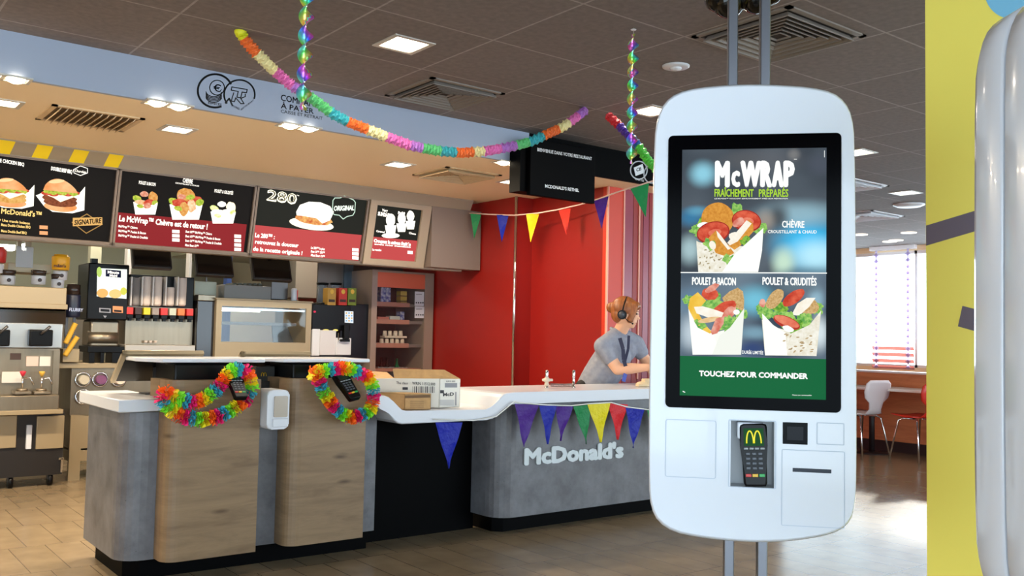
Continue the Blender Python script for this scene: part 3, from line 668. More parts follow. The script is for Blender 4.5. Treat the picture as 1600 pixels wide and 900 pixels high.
def b2(A, T):
    u0 = pm.uv(183, 300)[0]+.016; u1 = pm.uv(394, 300)[0]-.016
    v = lambda x, y: pm.uv(x, y)[1]
    vt = v(178,331); A.upoly([(u0,-.56),(u1,-.56),(u1,vt),(u0,vt)], REDB)
    wrap(A, 227, 316, 42, 38, False); wrap(A, 290, 320, 56, 46, True); wrap(A, 348, 331, 43, 36, False, True)
    T.text('POULET & BACON', (216,287), (242,290.5), 5, INKW, .03); T.text('CHÈVRE', (284.5,284.5), (300,287), 7, INKW, .02); T.text('CROUSTILLANT & CHAUD', (273,286.5), (310,291.5), 2.2, INKW, .02); T.text('POULET & CRUDITÉS', (334,300), (363,304), 5, INKW, .03)
    T.text('Le McWrap™ Chèvre est de retour !', (185,345), (323,358), 9.5, INKW, .03)
    for i, s in enumerate(('McWrap™ Chèvre', 'McWrap™ Poulet & Bacon', 'McWrap™ Poulet & Crudités')): T.text(s, (184,354.5+i*7.2), ((214,227,230)[i],357.5+i*7.2+(0,1,1)[i]), 3.6, INKW, .03)
    for i, s in enumerate(('Best Of™ McWrap™ Chèvre', 'Best Of™ McWrap™ Poulet & Bacon', 'Best Of™ McWrap™ Poulet & Crudités', 'Maxi Best Of™')): T.text(s, (289-i*.3,363+i*7), ((330,343,345,309)[i],367+i*7+(0,1,1,-2)[i]), 3.6, INKW, .03)
    prices(T, 268, 361, 3, 6.6, 11.5, 5, .05, INKW); prices(T, 365, 368.5, 4, 6.8, 10.5, 5, .05, INKW); T.line([(315,389.5),(375,394)], .7, INKW)
def b3(A, T):
    u0 = pm.uv(396, 300)[0]+.02; u1 = pm.uv(572, 330)[0]-.016; vt = pm.uv(394, 351)[1]
    A.upoly([(u0,-.56),(u1,-.56),(u1,vt),(u0,vt)], REDL)
    A.disc(486,350,35,9,ek((250,240,215),1.5),-8); A.disc(490,343,29,8,ek((240,190,110),1.2,(200,90,50),30),-8,wob=.05); A.poly([(462,331),(468,320),(482,315),(500,316),(515,322),(521,331),(515,344),(503,349),(494,341),(478,338),(463,336)], ek((255,250,235),1.8))
    T.text("280", (415,312), (462,319), 17, ink((255,250,225),1.5), .05); T.up(); T.text("280", (417,311), (460,317.5), 15, ink((120,112,80),.7), -.012); T.text('™', (462,306), (466,307), 2, INKW)
    fr_ = ink((200,224,205),1.2)
    T.line([(519,313),(522,309),(530,309),(537,306),(544,309),(551,312),(554,316),(553,331),(550,336),(541,338),(535,342),(529,336),(521,335),(518,331)], 1.3, fr_, True); T.text('ORIGINAL', (520,329), (552,328), 8, ink((240,250,235),1.6), .03)
    T.text('Le 280™ :', (397,370), (428,373), 7, INKW, .04); T.text('retrouvez la douceur', (397,380), (465,386), 6.5, INKW, .04); T.text('de la recette originale !', (394,391), (471,398), 6.5, INKW, .04)
    for i, s in enumerate(('Le 280™ le plus', 'Best Of™ 280™', 'Maxi Best Of™')): T.text(s, (484.5,388+i*5.8), (506,390.5+i*5.8), 3.5, INKW, .04)
    prices(T, 549, 389.8, 3, 6.2, 10, 5, .06, INKW)
board((-70,300), (179,322), 'leftmost lit board with two barbecue burgers and SIGNATURE logo', BG, b1)
board((180,322), (394,340), 'lit board with three chicken wraps reading Chèvre est de retour', BG, b2)
board((395,340), (569,360), 'lit board headed 280 with a glowing sandwich on black', ink((34,36,30), .8), b3)
t = thing('menu_board', 'small lit board with three pale sundaes in taupe surround', 'menu board', pm.at(pm.uv(617,360)[0], -.56, .02), 0, 'backlit menu boards over the kitchen')
q = [pm.uv(587,319), pm.uv(657,328.5), pm.uv(648,409), pm.uv(577,402.5)]
u0, u1 = (q[0][0]+q[3][0])/2, (q[1][0]+q[2][0])/2; v1, v0 = (q[0][1]+q[1][1])/2, (q[2][1]+q[3][1])/2
b = MB(); ua, ub = pm.uv(573, 360)[0]-.01, pm.uv(657, 370)[0]+.06
for a in ((ua,ub,-.566,v0),(ua,ub,v1,0),(ua,u0,v0,v1),(u1,ub,v0,v1)):
    vs = [pm.at(*z, .03) for z in ((a[0],a[2]),(a[1],a[2]),(a[1],a[3]),(a[0],a[3]))]; vb = [pm.at(*z, 0) for z in ((a[0],a[2]),(a[1],a[2]),(a[1],a[3]),(a[0],a[3]))]
    b.face(vs, m_strip); [b.face([vb[i], vb[(i+1)%4], vs[(i+1)%4], vs[i]], m_strip) for i in range(4)]
b.build('frame', t)
A = Art(pm); A.n = .004; A.upoly([(u0,v0),(u1,v0),(u1,v1),(u0,v1)], ink((34,36,30), .8)); vm = (pm.uv(580,370)[1]+pm.uv(650,375.5)[1])/2; A.upoly([(u0,v0),(u1,v0),(u1,vm),(u0,vm)], REDL)
IC = ek((255,250,235),1.7)
for x, y, w, h in ((610,352,9,14),(627,349,8,12),(641,345,7.5,12)): A.disc(x,y-h*.6,w*.8,h*.75,IC,0,14,.06); A.poly([(x-w,y),(x+w,y),(x+w*.7,y+h*1.1),(x-w*.7,y+h*1.1)], IC)
A.disc(610,368,14,4,IC); A.build('picture', t)
T = Art(pm); T.n = .008
T.text('SUNDAE', (589.5,336), (607,339), 5.5, INKW, .06); T.text('Very', (596,330), (605,331), 4, INKW, .04); T.text('Parfait', (621,334), (632,335), 4, INKW, .06); T.text('Caramel', (587,362), (600,364), 3, INKW, .04); T.text('Choco', (638,365), (649,367), 3, INKW, .04)
T.text('Croquez la saison fruitée', (583,378), (641,384), 5, INKW, .07); T.text('avec nos sundaes', (584,382), (641,387), 2.4, INKW, .05); T.text('Le sundae', (581,391), (595,392), 3, INKW, .06); prices(T, 636, 394, 1, 6, 8, 5, .05, INKW); T.build('lettering', t)
t = tag(MB().box(onY(657,400,7.12).x+.05, 5.095, 7.02, 7.16, 1.815, 2.37, M('taupe_end_box', (122,108,100), .5)).build('end_box'), 'plain taupe end box between the sundae board and red wall', 'casing')
# ============================================================ KITCHEN ROW
def R4(px0, py0, px1, py1, Y):                    # x0, x1, z0, z1 of an upright rectangle standing at depth Y
    a, b_ = onY(px0, (py0+py1)/2, Y), onY(px1, (py0+py1)/2, Y); xm = (px0+px1)/2
    return a.x, b_.x, onY(xm, py1, Y).z, onY(xm, py0, Y).z
def kb(b, px0, py0, px1, py1, Y, dep, m, bev=0):
    x0, x1, z0, z1 = R4(px0, py0, px1, py1, Y); b.box(x0, x1, Y, Y+dep, z0, z1, m, bev); return x0, x1, z0, z1
YK = 7.8
def pl(Y): return Plane((0, Y-.002, 0), (1,0,0), (0,0,1))
# worktop of the drinks station
t = thing('drinks_counter', 'steel drinks counter with round cup holders in its front', 'counter', (2.2, 8.1, 0))
b = MB(); x0, x1, z0, z1 = kb(b, 92, 567, 340, 575, YK, .65, m_beige_metal, .004); b.build('worktop', t)
b = MB(); kb(b, 110, 575, 128, 752, YK+.02, .04, m_beige_metal); b.build('leg', t)
zt = z0
b = MB(); b.box(onY(112,600,YK).x, 3.4, YK+.02, YK+.6, onY(150,648,YK).z, zt, m_steel); b.build('holder_panel', t)
b = MB(); b.box(onY(115,600,YK).x, 3.4, YK+.03, YK+.6, onY(120,702,YK).z, onY(120,640,YK).z, m_beige_metal, .004); b.build('cabinet_door', t)
b = MB(); b.box(onY(115,600,YK).x, 3.4, YK+.035, YK+.6, onY(120,722,YK).z, onY(120,705,YK).z, m_beige_metal, .003); b.build('drawer', t)
for i, (cx, c_) in enumerate(((130, (190,180,160)), (157, (120,70,110)), (186, (225,205,190)))):
    p = onY(cx, 593, YK); b = MB(); r = .062
    b.lathe([(r,.0),(r,-.014),(r-.012,-.018),(r-.016,-.004),(.045,.06)], (p.x, YK+.02, p.z), 24, m_chrome, 'Y'); h = b.build('cup_holder', t)
    b = MB(); b.lathe([(.034,-.05),(.036,-.055),(.036,.0),(.03,.08)], (p.x, YK+.01, p.z), 20, M('cup_end_%d' % i, c_, .5), 'Y'); b.build('cup', h)
for cx, cy in ((130,620),):
    p = onY(cx, cy, YK); b = MB(); b.lathe([(.062,.0),(.062,-.014),(.05,-.018),(.046,-.004),(.04,.06)], (p.x, YK+.02, p.z), 24, m_chrome, 'Y'); b.build('cup_holder', t)
# soft drink tower
t = thing('drink_tower', 'black soft drink tower with a glowing fruit picture screen', 'drinks machine', (onY(165,500,YK).x, YK+.2, .93))
b = MB(); kb(b, 137, 412, 201, 500, YK, .35, m_plastic_black, .01); kb(b, 143, 404, 153, 414, YK+.02, .05, m_plastic_black); b.build('head', t)
A = Art(pl(YK)); A.poly([(152,419),(198.5,421),(197.5,467),(151,463)], ink((236,246,224), 1.25, (250,255,250), 6)); A.up()
A.disc(160,458,9,7,ink((250,190,110),1.1)); A.disc(180,459,10,7,ink((252,205,130),1.2)); A.disc(193,455,5,6,ink((225,222,90),1.1)); A.disc(155,425,4,8,ink((190,220,110),1.1)); A.poly([(165,421),(189,423),(189,434),(165,432)], ink((20,26,60),.8)); A.up(); A.text('Minute', (168,427), (186,428), 4, INKW, .04); A.text('Maid', (171,432), (183,432.5), 3.5, INKW, .04); A.build('screen', t)
A = Art(pl(YK)); A.poly([(155,481),(173,482),(173,489),(155,488)], M('grey_label', (150,150,160), .5)); A.poly([(176,478),(192,479),(192,489),(176,488)], M('orange_label', (214,140,90), .5)); A.up(); A.poly([(157,482.5),(171,483.5),(171,487.5),(157,486.5)], m_plastic_black); A.poly([(178,484),(190,485),(190,488),(178,487)], m_plastic_black); A.poly([(161,493),(167,493.5),(164,497)], M('grey_label')); A.build('labels', t)
b = MB(); kb(b, 140, 500, 187, 543, YK+.06, .25, m_steel, .02); x0,x1,z0,z1 = R4(140,516,187,540,YK); b.cyl((x0, YK+.09, (z0+z1)/2), (x1, YK+.09, (z0+z1)/2), .055, m=m_steel, seg=20); b.build('drip_hood', t)
b = MB(); kb(b, 137, 541, 194, 551, YK-.02, .3, m_plastic_black, .005)
for a, c_ in ((139,148),(157,163),(175,189)): kb(b, a, 550, c_, 567, YK-.01, .2, m_plastic_black, .003)
b.build('stand', t)
# fountain with nozzles and cup stacks
t = thing('drink_fountain', 'steel drink fountain with eight coloured flavour nozzles', 'drinks machine', (onY(250,500,YK).x, YK+.3, .93))
b = MB(); kb(b, 202.5, 431, 303, 480, YK+.10, .3, m_plastic_black, .006); b.build('head', t)
b = MB(); kb(b, 196, 480, 301, 541, YK+.12, .3, m_steel); b.build('backsplash', t)
b = MB(); kb(b, 195, 539, 305, 563, YK-.02, .38, M('grey_tray_metal', (176,170,162), .4, .4), .006); b.build('drip_tray', t)
for i, c_ in enumerate(((206,44,40),(60,36,32),(226,200,40),(150,136,130),(210,46,44),(196,200,180),(222,120,60),(204,46,40))):
    cx = 203+i*13.4; b = MB(); kb(b, cx-5, 480+i*.35, cx+5.5, 491+i*.35, YK-.0, .12, M('nozzle_label_%d' % i, c_, .45), .003); nz = b.build('nozzle', t)
    b = MB(); kb(b, cx-4.5, 491+i*.35, cx+5, 497+i*.35, YK+.01, .08, m_plastic_black, .003); kb(b, cx-2, 496+i*.35, cx+2.5, 501+i*.35, YK+.03, .04, m_plastic_black); b.build('lever', nz)
m_cupw = M('paper_cup', (206,190,180), .55)
for i, (cx, top, col) in enumerate(((212,434,(96,90,88)),(229,432,0),(246,432.5,0),(266,449,0),(284.5,434,0))):
    p = onY(cx, 476, YK+.02); zt_ = onY(cx, top, YK+.02).z; b = MB(); prof = []; h = zt_-p.z; n = int(h/.014)
    for k in range(n): prof += [(.036, h*k/n), (.038, h*(k+.85)/n)]
    b.lathe([(.026,-.012)]+prof+[(.034,h)], (p.x, YK+.04, p.z), 16, M('clear_cup_grey', (120,114,112), .3) if col else m_cupw)
    tag(b.build('cup_stack'), 'upright stack of paper cups above the flavour nozzles, %s of five' % ('darkest and leftmost','second','middle','shortest, fourth','rightmost')[i], 'cups', 'cup stacks over the drink fountain')
    x_ = onY(cx-7.5, 450, YK+.02).x; b = MB(); b.box(x_-.006, x_+.004, YK-.005, YK+.09, p.z-.01, onY(cx, 433, YK).z, M('rack_pale', (200,194,190), .4)); tag(b.build('cup_rack'), 'pale upright divider left of a paper cup stack, %s' % ('leftmost','second from left','middle','fourth from left','rightmost')[i], 'rack', 'dividers between the cup stacks')
for i in range(3):
    p = onY(228+i*7.5, 536, YK+.08); b = MB(); b.lathe([(.010,0),(.014,.02),(.001,.021)], (p.x, YK+.08, p.z), 10, m_cupw); tag(b.build('small_pot'), ('left','middle','right')[i]+' tiny pale pot on the fountain drip tray', 'pot', 'tiny pots on the drip tray')
# milkshake / ice cream machine on castors
YM = 7.66
t = thing('ice_cream_machine', 'steel soft ice machine on castors at the left edge of the kitchen', 'ice cream machine', (1.35, 8.0, 0))
xl = .3
def mb_(b, py0, py1, px1, dep, m, Y=YM, bev=0, xl_=None):
    x0, x1, z0, z1 = R4(0, py0, px1, py1, Y); b.box(xl if xl_ is None else xl_, x1, Y, Y+dep, z0, z1, m, bev)
b = MB(); mb_(b, 448, 486, 104, .5, M('warm_steel', (166,146,116), .4, .5), bev=.006); b.build('upper_panel', t)
b = MB(); mb_(b, 474, 482, 106, .5, m_beige_metal, YM-.05, .004); b.build('ledge', t)
b = MB(); mb_(b, 482, 506, 103, .5, M('dark_gloss_band', (38,26,22), .1), YM+.0); b.build('dark_band', t)
b = MB(); mb_(b, 505, 544, 98, .5, M('pale_steel', (172,176,178), .3, .6), YM-.01, .006); b.build('dispensing_panel', t)
b = MB(); mb_(b, 544, 620, 92, .5, m_steel, YM, .004); b.build('front_panel', t)
b = MB(); kb(b, 82, 548, 92, 640, YM-.03, .1, m_steel); b.build('side_post', t)
for a, c_ in ((-8, 16), (46, 83)):
    b = MB(); kb(b, a, 515, c_, 541, YM-.09, .08, m_plastic_black, .01); d_ = b.build('dispenser_head', t)
    b = MB(); p = onY(c_-14, 516, YM-.1); b.cyl((p.x-.02, p.y, p.z-.03), (p.x+.035, p.y-.03, p.z+.03), .010, m=m_steel_dark); b.build('handle', d_)
b = MB(); kb(b, 16, 552, 33, 562, YM-.006, .01, M('dark_brown_plate', (60,40,30), .5)); kb(b, 41, 557, 60, 572, YM-.006, .01, M('pink_notice', (206,180,168), .6)); kb(b, 62, 557, 79, 572, YM-.006, .01, M('white_notice', (208,204,196), .6)); kb(b, 3, 581, 37, 598, YM-.02, .03, M('white_notice')); b.build('notices', t)
b = MB(); mb_(b, 618, 645, 92, .45, m_steel, YM-.16, .006); mb_(b, 641, 648, 99, .5, m_beige_metal, YM-.18, .004); b.build('drip_shelf', t)
b = MB(); mb_(b, 646, 744, 99, .45, M('machine_black', (26,20,17), .5), YM-.02); b.build('lower_cabinet', t)
for a, c_ in ((-30, 26), (57, 100)):
    b = MB(); kb(b, a, 650, c_, 701, YM-.04, .03, m_beige_metal, .004); b.build('bin_door', t)
b = MB(); kb(b, 35, 650, 55, 702, YM-.015, .02, m_beige_metal); b.box(*[f(v) for f, v in ()]) if False else None; kb(b, 41, 664, 50, 702, YM-.04, .03, m_plastic_white, .006); b.build('towel_roll', t)
for a in (78, 16): 
    p = onY(a, 755, YM); b = MB(); b.cyl((p.x-.015, YM+.02, .045), (p.x+.015, YM+.02, .045), .045, m=m_plastic_black, seg=18); b.box(p.x-.02, p.x+.02, YM-.0, YM+.04, .05, .13, m_steel_dark); b.build('castor', t)
b = MB(); kb(b, 95, 716, 98, 738, YM-.06, .01, m_chrome); kb(b, 92, 715, 100, 718, YM-.06, .06, m_chrome); b.build('latch', t)
for cx, c_, lb in ((36,(206,50,70),'syrup pump with a red knob under the ice cream machine'), (66,(214,170,70),'syrup pump with a yellow knob under the ice cream machine')):
    p = onY(cx, 614, YM-.14); t = thing('syrup_pump', lb, 'pump', (p.x, YM-.10, p.z))
    b = MB(); b.box(-.055,.055,-.05,.08,-.01,.012, m_steel, .004); b.cyl((0,0,.01),(0,0,.03),.035,m=m_steel); b.build('base', t, world=False)
    b = MB(); b.cyl((0,0,.02),(0,0,.13),.007,m=m_chrome); b.tube([(0,0,.10),(.05,-.01,.11),(.07,-.02,.06)],.006,6,m_chrome); b.build('stem', t, world=False)
    b = MB(); b.lathe([(.008,.12),(.022,.15),(.02,.158),(.001,.16)], (0,0,0), 12, M('knob_'+str(c_[0]), c_, .4)); b.build('knob', t, world=False)
# topping dispensers above the machine
def topping(cx, cy, label, tub=None, s=1.0, name='topping_dispenser'):
    p = onY(cx, cy, YM+.1); t = thing(name, label, 'topping dispenser', (p.x, YM+.1, p.z))
    b = MB(); b.lathe([(.028*s,-.035),(.05*s,-.03),(.052*s,.03),(.05*s,.035),(.001,.036)], (0,0,0), 18, m_plastic_white)
    b.build('pot', t, world=False)
    b = MB(); b.lathe([(.014,-.056),(.015,-.054),(.001,-.053)], (0,0,0), 12, M('brown_knob', (50,30,24), .4), 'Y'); b.build('knob', t, world=False)
    if tub:
        b = MB(); b.lathe([(.056,.045),(.062,.05),(.066,.14),(.062,.15),(.05,.152),(.048,.165),(.001,.168)], (0,0,0), 20, tub); b.build('tub', t, world=False)
    else:
        b = MB(); b.lathe([(.05*s,.038),(.056*s,.075),(.05*s,.078),(.001,.079)], (0,0,0), 16, M('dark_clear_lid', (60,46,40), .2)); b.build('lid', t, world=False)
    return t
tt = topping(94, 431, 'topping dispenser holding a tall yellow sweets tub', M('yellow_tub', (236,170,30), .4))
p = onY(94, 414, YM+.03); A = Art(pl(YM+.032)); A.text("m&m's", (84,417), (103,418), 4.5, M('brown_lettering', (80,40,20), .5), .04); A.build('lettering', tt)
topping(90, 444, 'lower white topping pot under the yellow sweets tub', None, .9)
topping(60, 438, 'white topping pot with dark lid left of the yellow tub')
topping(12, 438, 'white topping pot with dark lid nearest the left picture edge')
topping(-6, 420, 'red labelled tub cut by the left picture edge', M('red_tub', (190,40,36), .4))
b = MB(); x0,x1,z0,z1 = R4(12, 412, 80, 426, YM+.15); b.box(x0, x1, YM+.15, YM+.5, z0, z1, M('beige_shelf', (190,176,148), .5), .004); b.box(x0+.1, x0+.13, YM+.4, YM+.43, z1, 2.5, m_steel); b.box(x1-.13, x1-.1, YM+.4, YM+.43, z1, 2.5, m_steel); tag(b.build('hanging_shelf'), 'beige hanging shelf behind the topping pots', 'shelf')
b = MB(); x0,x1,z0,z1 = R4(25, 385, 52, 418, YM+.05); b.box(x0, x1, YM+.05, YM+.06, z0, z1, M('clear_sleeve', (170,176,186), .2, alpha=.6), .002); b.box(x0+.06, x0+.08, YM+.055, YM+.07, z1-.01, 2.5, m_steel); tag(b.build('plastic_sleeve'), 'translucent hanging plastic sleeve above the topping pots', 'sign holder')
b = MB(); x0,x1,z0,z1 = R4(-60, 380, 24, 388, 8.9); b.box(x0, x1, 8.9, 9.05, z0, z1, M('tube_lamp', (255,250,235), .4, es=7)); tl = tag(b.build('tube_lamp'), 'bright tube light in the kitchen at the left picture edge', 'light'); 
for X, wl in ((-.6,'left'), (2.2,'middle'), (4.2,'right')):
    l = bpy.data.lights.new('kitchen_lamp', 'AREA'); l.shape = 'RECTANGLE'; l.size = 1.2; l.size_y = .25; l.energy = K_TUBE; l.color = (1,.82,.58)
    t = thing('kitchen_ceiling_lamp', wl+' kitchen ceiling strip lamp hidden above the menu boards', 'ceiling light', (X, 9.0, 2.56), 0, 'kitchen strip lamps')
    b = MB(); b.box(-.62,.62,-.08,.08,-.03,.0, m_plastic_white, .004); b.build('housing', t, world=False)
    b = MB(); b.box(-.6,.6,-.06,.06,-.034,-.03, M('tube_lamp')); b.build('diffuser', t, world=False)
    o = bpy.data.objects.new('kitchen_lamp', l); C.objects.link(o); o.parent = t; o.location = (0,0,-.05)
p = onY(39, 386, 8.6); b = MB(); b.ell((p.x, 8.6, p.z), (.05,.05,.03), M('tube_lamp')); b.cyl((p.x,8.6,p.z),(p.x,8.6,2.57),.006,m=m_steel_dark); tag(b.build('round_lamp'), 'small bright round kitchen light left of centre over the topping pots', 'light')
# mixer bin, cones, partition
t = thing('mixer_bin', 'dark blue drum lettered above yellow cone stacks', 'container', (onY(117,500,YK-.02).x, YK, .93))
b = MB(); x0,x1,z0,z1 = R4(106,462,131,496,YK-.05); c_ = (x0+x1)/2; b.lathe([((x1-x0)/2*.9, z0),((x1-x0)/2, z0+.02),((x1-x0)/2,z1),((x1-x0)/2*.94,z1+.01)], (c_, YK+.06, 0), 20, M('navy_drum', (30,36,58), .35)); b.build('drum', t)
b = MB(); b.lathe([((x1-x0)/2*.94, z1+.01),((x1-x0)/2*.9,z1+.05),((x1-x0)/2*.9,z1+.09),(.001,z1+.10)], (c_, YK+.06, 0), 20, M('dark_clear_lid')); b.build('lid', t)
b = MB(); b.box(x0+.02, x0+.04, YK+.1, YK+.12, .93, z0, m_steel_dark); b.box(x1-.04, x1-.02, YK+.1, YK+.12, .93, z0, m_steel_dark); b.build('stand', t)
A = Art(pl(YK-.045)); A.text('FLURRY', (108,486), (130,487), 5, M('pale_blue_ink', (170,180,210), .5), .03); A.build('lettering', t)
for i, (a, c2_) in enumerate((((102,537),(118,505)), ((101,556),(121,526)))):
    pa_, pb__ = onY(*a, YK-.06), onY(*c2_, YK-.06); b = MB(); d_ = (pb__-pa_); n = 12; pts = []; rr = []
    for k in range(n): pts += [pa_+d_*(k/n), pa_+d_*((k+.9)/n)]; rr += [.016, .022]
    b.tube(pts, rr, 12, M('wafer_yellow', (206,160,50), .6)); tag(b.build('wafer_cone_stack'), ('upper','lower')[i]+' slanting stack of yellow wafer cones left of the drink tower', 'cones', 'wafer cone stacks')
b = MB(); kb(b, 98, 545, 124, 566, YK-.03, .2, m_beige_metal, .004); tag(b.build('cone_box'), 'small beige box on the worktop under the cone stacks', 'box')
b = MB(); x0,x1,z0,z1 = R4(307, 470, 334.5, 560, YK+.05); b.box(x0, x1, YK+.05, YK+.5, z0-.02, z1, M('dark_glass_box', (36,32,32), .15), .006); b.box(x0, x1, YK+.04, YK+.5, z1, z1+.05, m_steel, .004); tag(b.build('dark_appliance'), 'dark appliance between drink fountain and heated display', 'appliance')
b = MB(); x0,x1,z0,z1 = R4(304, 440, 338, 468, YK+.3); b.box(x0, x1, YK+.3, YK+.31, z0, z1, M('pale_paper', (206,206,186), .7)); b.box(x0+.1, x0+.11, YK+.305, YK+.315, z1, 2.5, m_steel_dark); tag(b.build('paper_notice'), 'pale paper notice hanging left of the heated display', 'notice')
# heated display cabinet
t = thing('heated_display', 'steel heated display cabinet with two tier glass window', 'display cabinet', (onY(412,520,YK).x, YK+.3, .9))
b = MB(); Y0 = YK
x0,x1,z0,z1 = R4(337,468,486,562,Y0); wx0,wx1,wz0,wz1 = R4(346,480,478,535,Y0)
b.box(x0, wx0, Y0, Y0+.5, .92, z1, m_beige_metal); b.box(wx1, x1, Y0, Y0+.5, .92, z1, m_beige_metal); b.box(wx0, wx1, Y0, Y0+.5, .92, wz0, m_beige_metal); b.box(wx0, wx1, Y0, Y0+.5, wz1, z1, m_beige_metal); b.box(x0-.01, x1+.01, Y0-.01, Y0+.5, z1-.015, z1, m_beige_metal, .004); b.build('casing', t)
b = MB(); zz = (wz0*.45+wz1*.55); b.box(wx0, wx1-.08, Y0+.03, Y0+.4, zz-.02, zz+.005, m_steel_dark); b.box(wx0, wx1, Y0+.02, Y0+.05, wz1-.03, wz1-.015, m_chrome); b.prism([(wx1-.22,zz),(wx1-.08,zz),(wx1-.0,wz0),(wx1-.2,wz0)], Y0+.25, Y0+.27, 'Y', m_steel_dark); b.build('shelf', t)
b = MB(); b.box(wx0, wx0+.36, Y0+.04, Y0+.06, wz1-.045, wz1-.035, M('tube_lamp')); b.build('lamp', t)
b = MB(); b.box(wx0, wx1, Y0+.005, Y0+.009, wz0, wz1, glassmat()); b.build('glass', t)
b = MB(); kb(b, 350, 446, 424, 468, YK+.15, .25, M('grey_tray_box', (128,124,120), .5), .006); tag(b.build('grey_container'), 'grey ribbed container on top of the heated display', 'container')
for i in range(6):
    p = onY(366+i*8, 446, YK+.2); b = MB(); b.box(p.x-.02, p.x+.015, YK+.18, YK+.36, p.z-.003, p.z+.022, M('dark_scoop', (70,74,66), .5), .006); tag(b.build('scoop_handle'), ('leftmost','second','third','fourth','fifth','rightmost')[i]+' dark clip on the rim of the grey container', 'clip', 'row of clips on the grey container')
b = MB(); x0,x1,z0,z1 = R4(424,438,450,468,YK+.2); b.box(x0,x1,YK+.2,YK+.4,z0,z1,m_steel_dark,.004); tag(b.build('small_steel_box'), 'small dark steel box right of the grey container', 'container')
p = onY(462, 470, YK+.08); b = MB(); b.lathe([(.026,0),(.028,.005),(.028,.10),(.022,.115),(.001,.12)], (p.x, YK+.12, p.z), 16, m_plastic_white); b.box(p.x+.016, p.x+.03, YK+.10, YK+.14, p.z+.01, p.z+.1, M('red_tub', (190,40,36), .4)); tag(b.build('shaker'), 'white cylindrical shaker on the heated display roof', 'shaker')
# coffee machine, tea boxes, canisters
t = thing('coffee_machine', 'black and grey coffee machine with small lit touch panel', 'coffee machine', (onY(525,520,YK).x, YK+.2, .93))
b = MB(); kb(b, 488, 476, 548, 516, YK, .36, m_plastic_black, .006); kb(b, 501, 474, 576, 562, YK+.06, .3, M('navy_black', (12,14,22), .3, spec=.3), .006); b.build('head', t)
b = MB(); kb(b, 488, 514, 500, 556, YK-.01, .36, m_plastic_white, .006); kb(b, 500, 516, 525, 555, YK-.02, .3, M('pale_grey_panel', (206,204,208), .35), .006); kb(b, 525, 528, 549, 555, YK-.03, .3, m_plastic_white, .008); b.build('base', t)
A = Art(pl(YK+.055)); A.mb.sm = []; A = Art(pl(YK-.004)); A.poly([(538.5,486),(552,486.5),(552,505),(538.5,504)], ink((226,232,240),1.2)); A.up(); [A.poly([(540+i*4,488+j*4),(542.5+i*4,488+j*4),(542.5+i*4,490.5+j*4),(540+i*4,490.5+j*4)], ink((150,190,220) if (i+j)%2 else (230,190,120),1)) for i in range(3) for j in range(4)]; A.disc(491.5,487,2,1.6,ink((230,60,90),1)); A.disc(509,516,5,1.6,ink((255,230,120),1.2)); A.disc(524,516,4,1.6,ink((255,230,120),1.2)); A.build('touch_panel', t)
b = MB(); p = onY(529, 520, YK-.03); q_ = onY(529, 531, YK-.03); b.tube([(p.x,p.y,p.z),(p.x,p.y,q_.z),(p.x+.006,p.y-.02,q_.z-.02)],.007,8,m_chrome); kb(b,538,508,546,530,YK-.06,.05,m_plastic_black,.004); kb(b,534,530,547,534,YK-.07,.08,m_plastic_black,.003); b.build('spout', t)
for i, (cx, c_) in enumerate(((518.5,(196,150,60)),(536,(200,50,36)),(550.5,(120,140,40)))):
    b = MB(); x0,x1,z0,z1 = R4(cx-6.5,450,cx+6.5,477,YK+.0); b.box(x0,x1,YK+.0,YK+.10,z0,z1,M('tea_%d' % i, c_, .5),.003); t = tag(b.build('tea_box'), ('ochre','red','olive green')[i]+' tea carton standing above the coffee machine', 'tea box', 'tea cartons on the coffee machine')
    b = MB(); b.ell(((x0+x1)/2, YK-.001, z1-.035), (.020,.002,.022), M('tea_sun', (236,190,70), .5)); b.box(x0+.012, x1-.012, YK-.003, YK, z0+.03, z0+.055, M('tea_label', (60,36,24), .5)); p_ = b.build('label_print', t, world=False); p_.location = -t.location
for i, cx in enumerate((503, 524)):
    p = onY(cx, 478, YK+.25); zt_ = onY(cx, 442, YK+.25).z; b = MB(); b.lathe([(.05,0),(.05,zt_-p.z-.02),(.046,zt_-p.z-.02)], (p.x,YK+.25,p.z), 18, M('clear_canister', (170,180,190), .08, alpha=.45)); t = tag(b.build('bean_canister'), ('left','right')[i]+' clear coffee bean canister behind the tea cartons', 'canister', 'clear canisters')
    b = MB(); b.lathe([(.055,zt_-p.z-.02),(.06,zt_-p.z),(.001,zt_-p.z+.004)], (0,0,0), 18, m_plastic_black); b.build('lid', t, world=False)
# steel panel and glass fronted fridge
b = MB(); b.box(onY(538,430,YK+.42).x, 4.40, YK+.42, YK+.46, 0, 2.55, M('blue_steel', (100,118,134), .25, .8)); b.box(onY(497,430,YK+.44).x, onY(538,430,YK+.44).x-.005, YK+.44, YK+.46, 0, 2.55, M('brown_steel', (110,100,94), .35, .6)); b.box(4.40, 5.10, YK+.62, YK+.64, 0, 2.55, M('brown_steel')); tag(b.build('steel_panel'), 'tall bluish steel panel left of the glass fridge', 'panel')
t = thing('glass_fridge', 'tall taupe fridge with red header and stocked glass shelves', 'fridge', (onY(627,520,YK).x, YK+.3, 0))
x0 = onY(580,500,YK).x; x1 = 5.09; zt_ = onY(627,424,YK).z; m_tau = M('taupe_metal', (150,130,120), .45, .2); m_in = M('fridge_interior', (66,44,38), .6)
ix0 = onY(588.5,500,YK).x; ix1 = onY(663,500,YK).x; zs1 = onY(627,450,YK).z
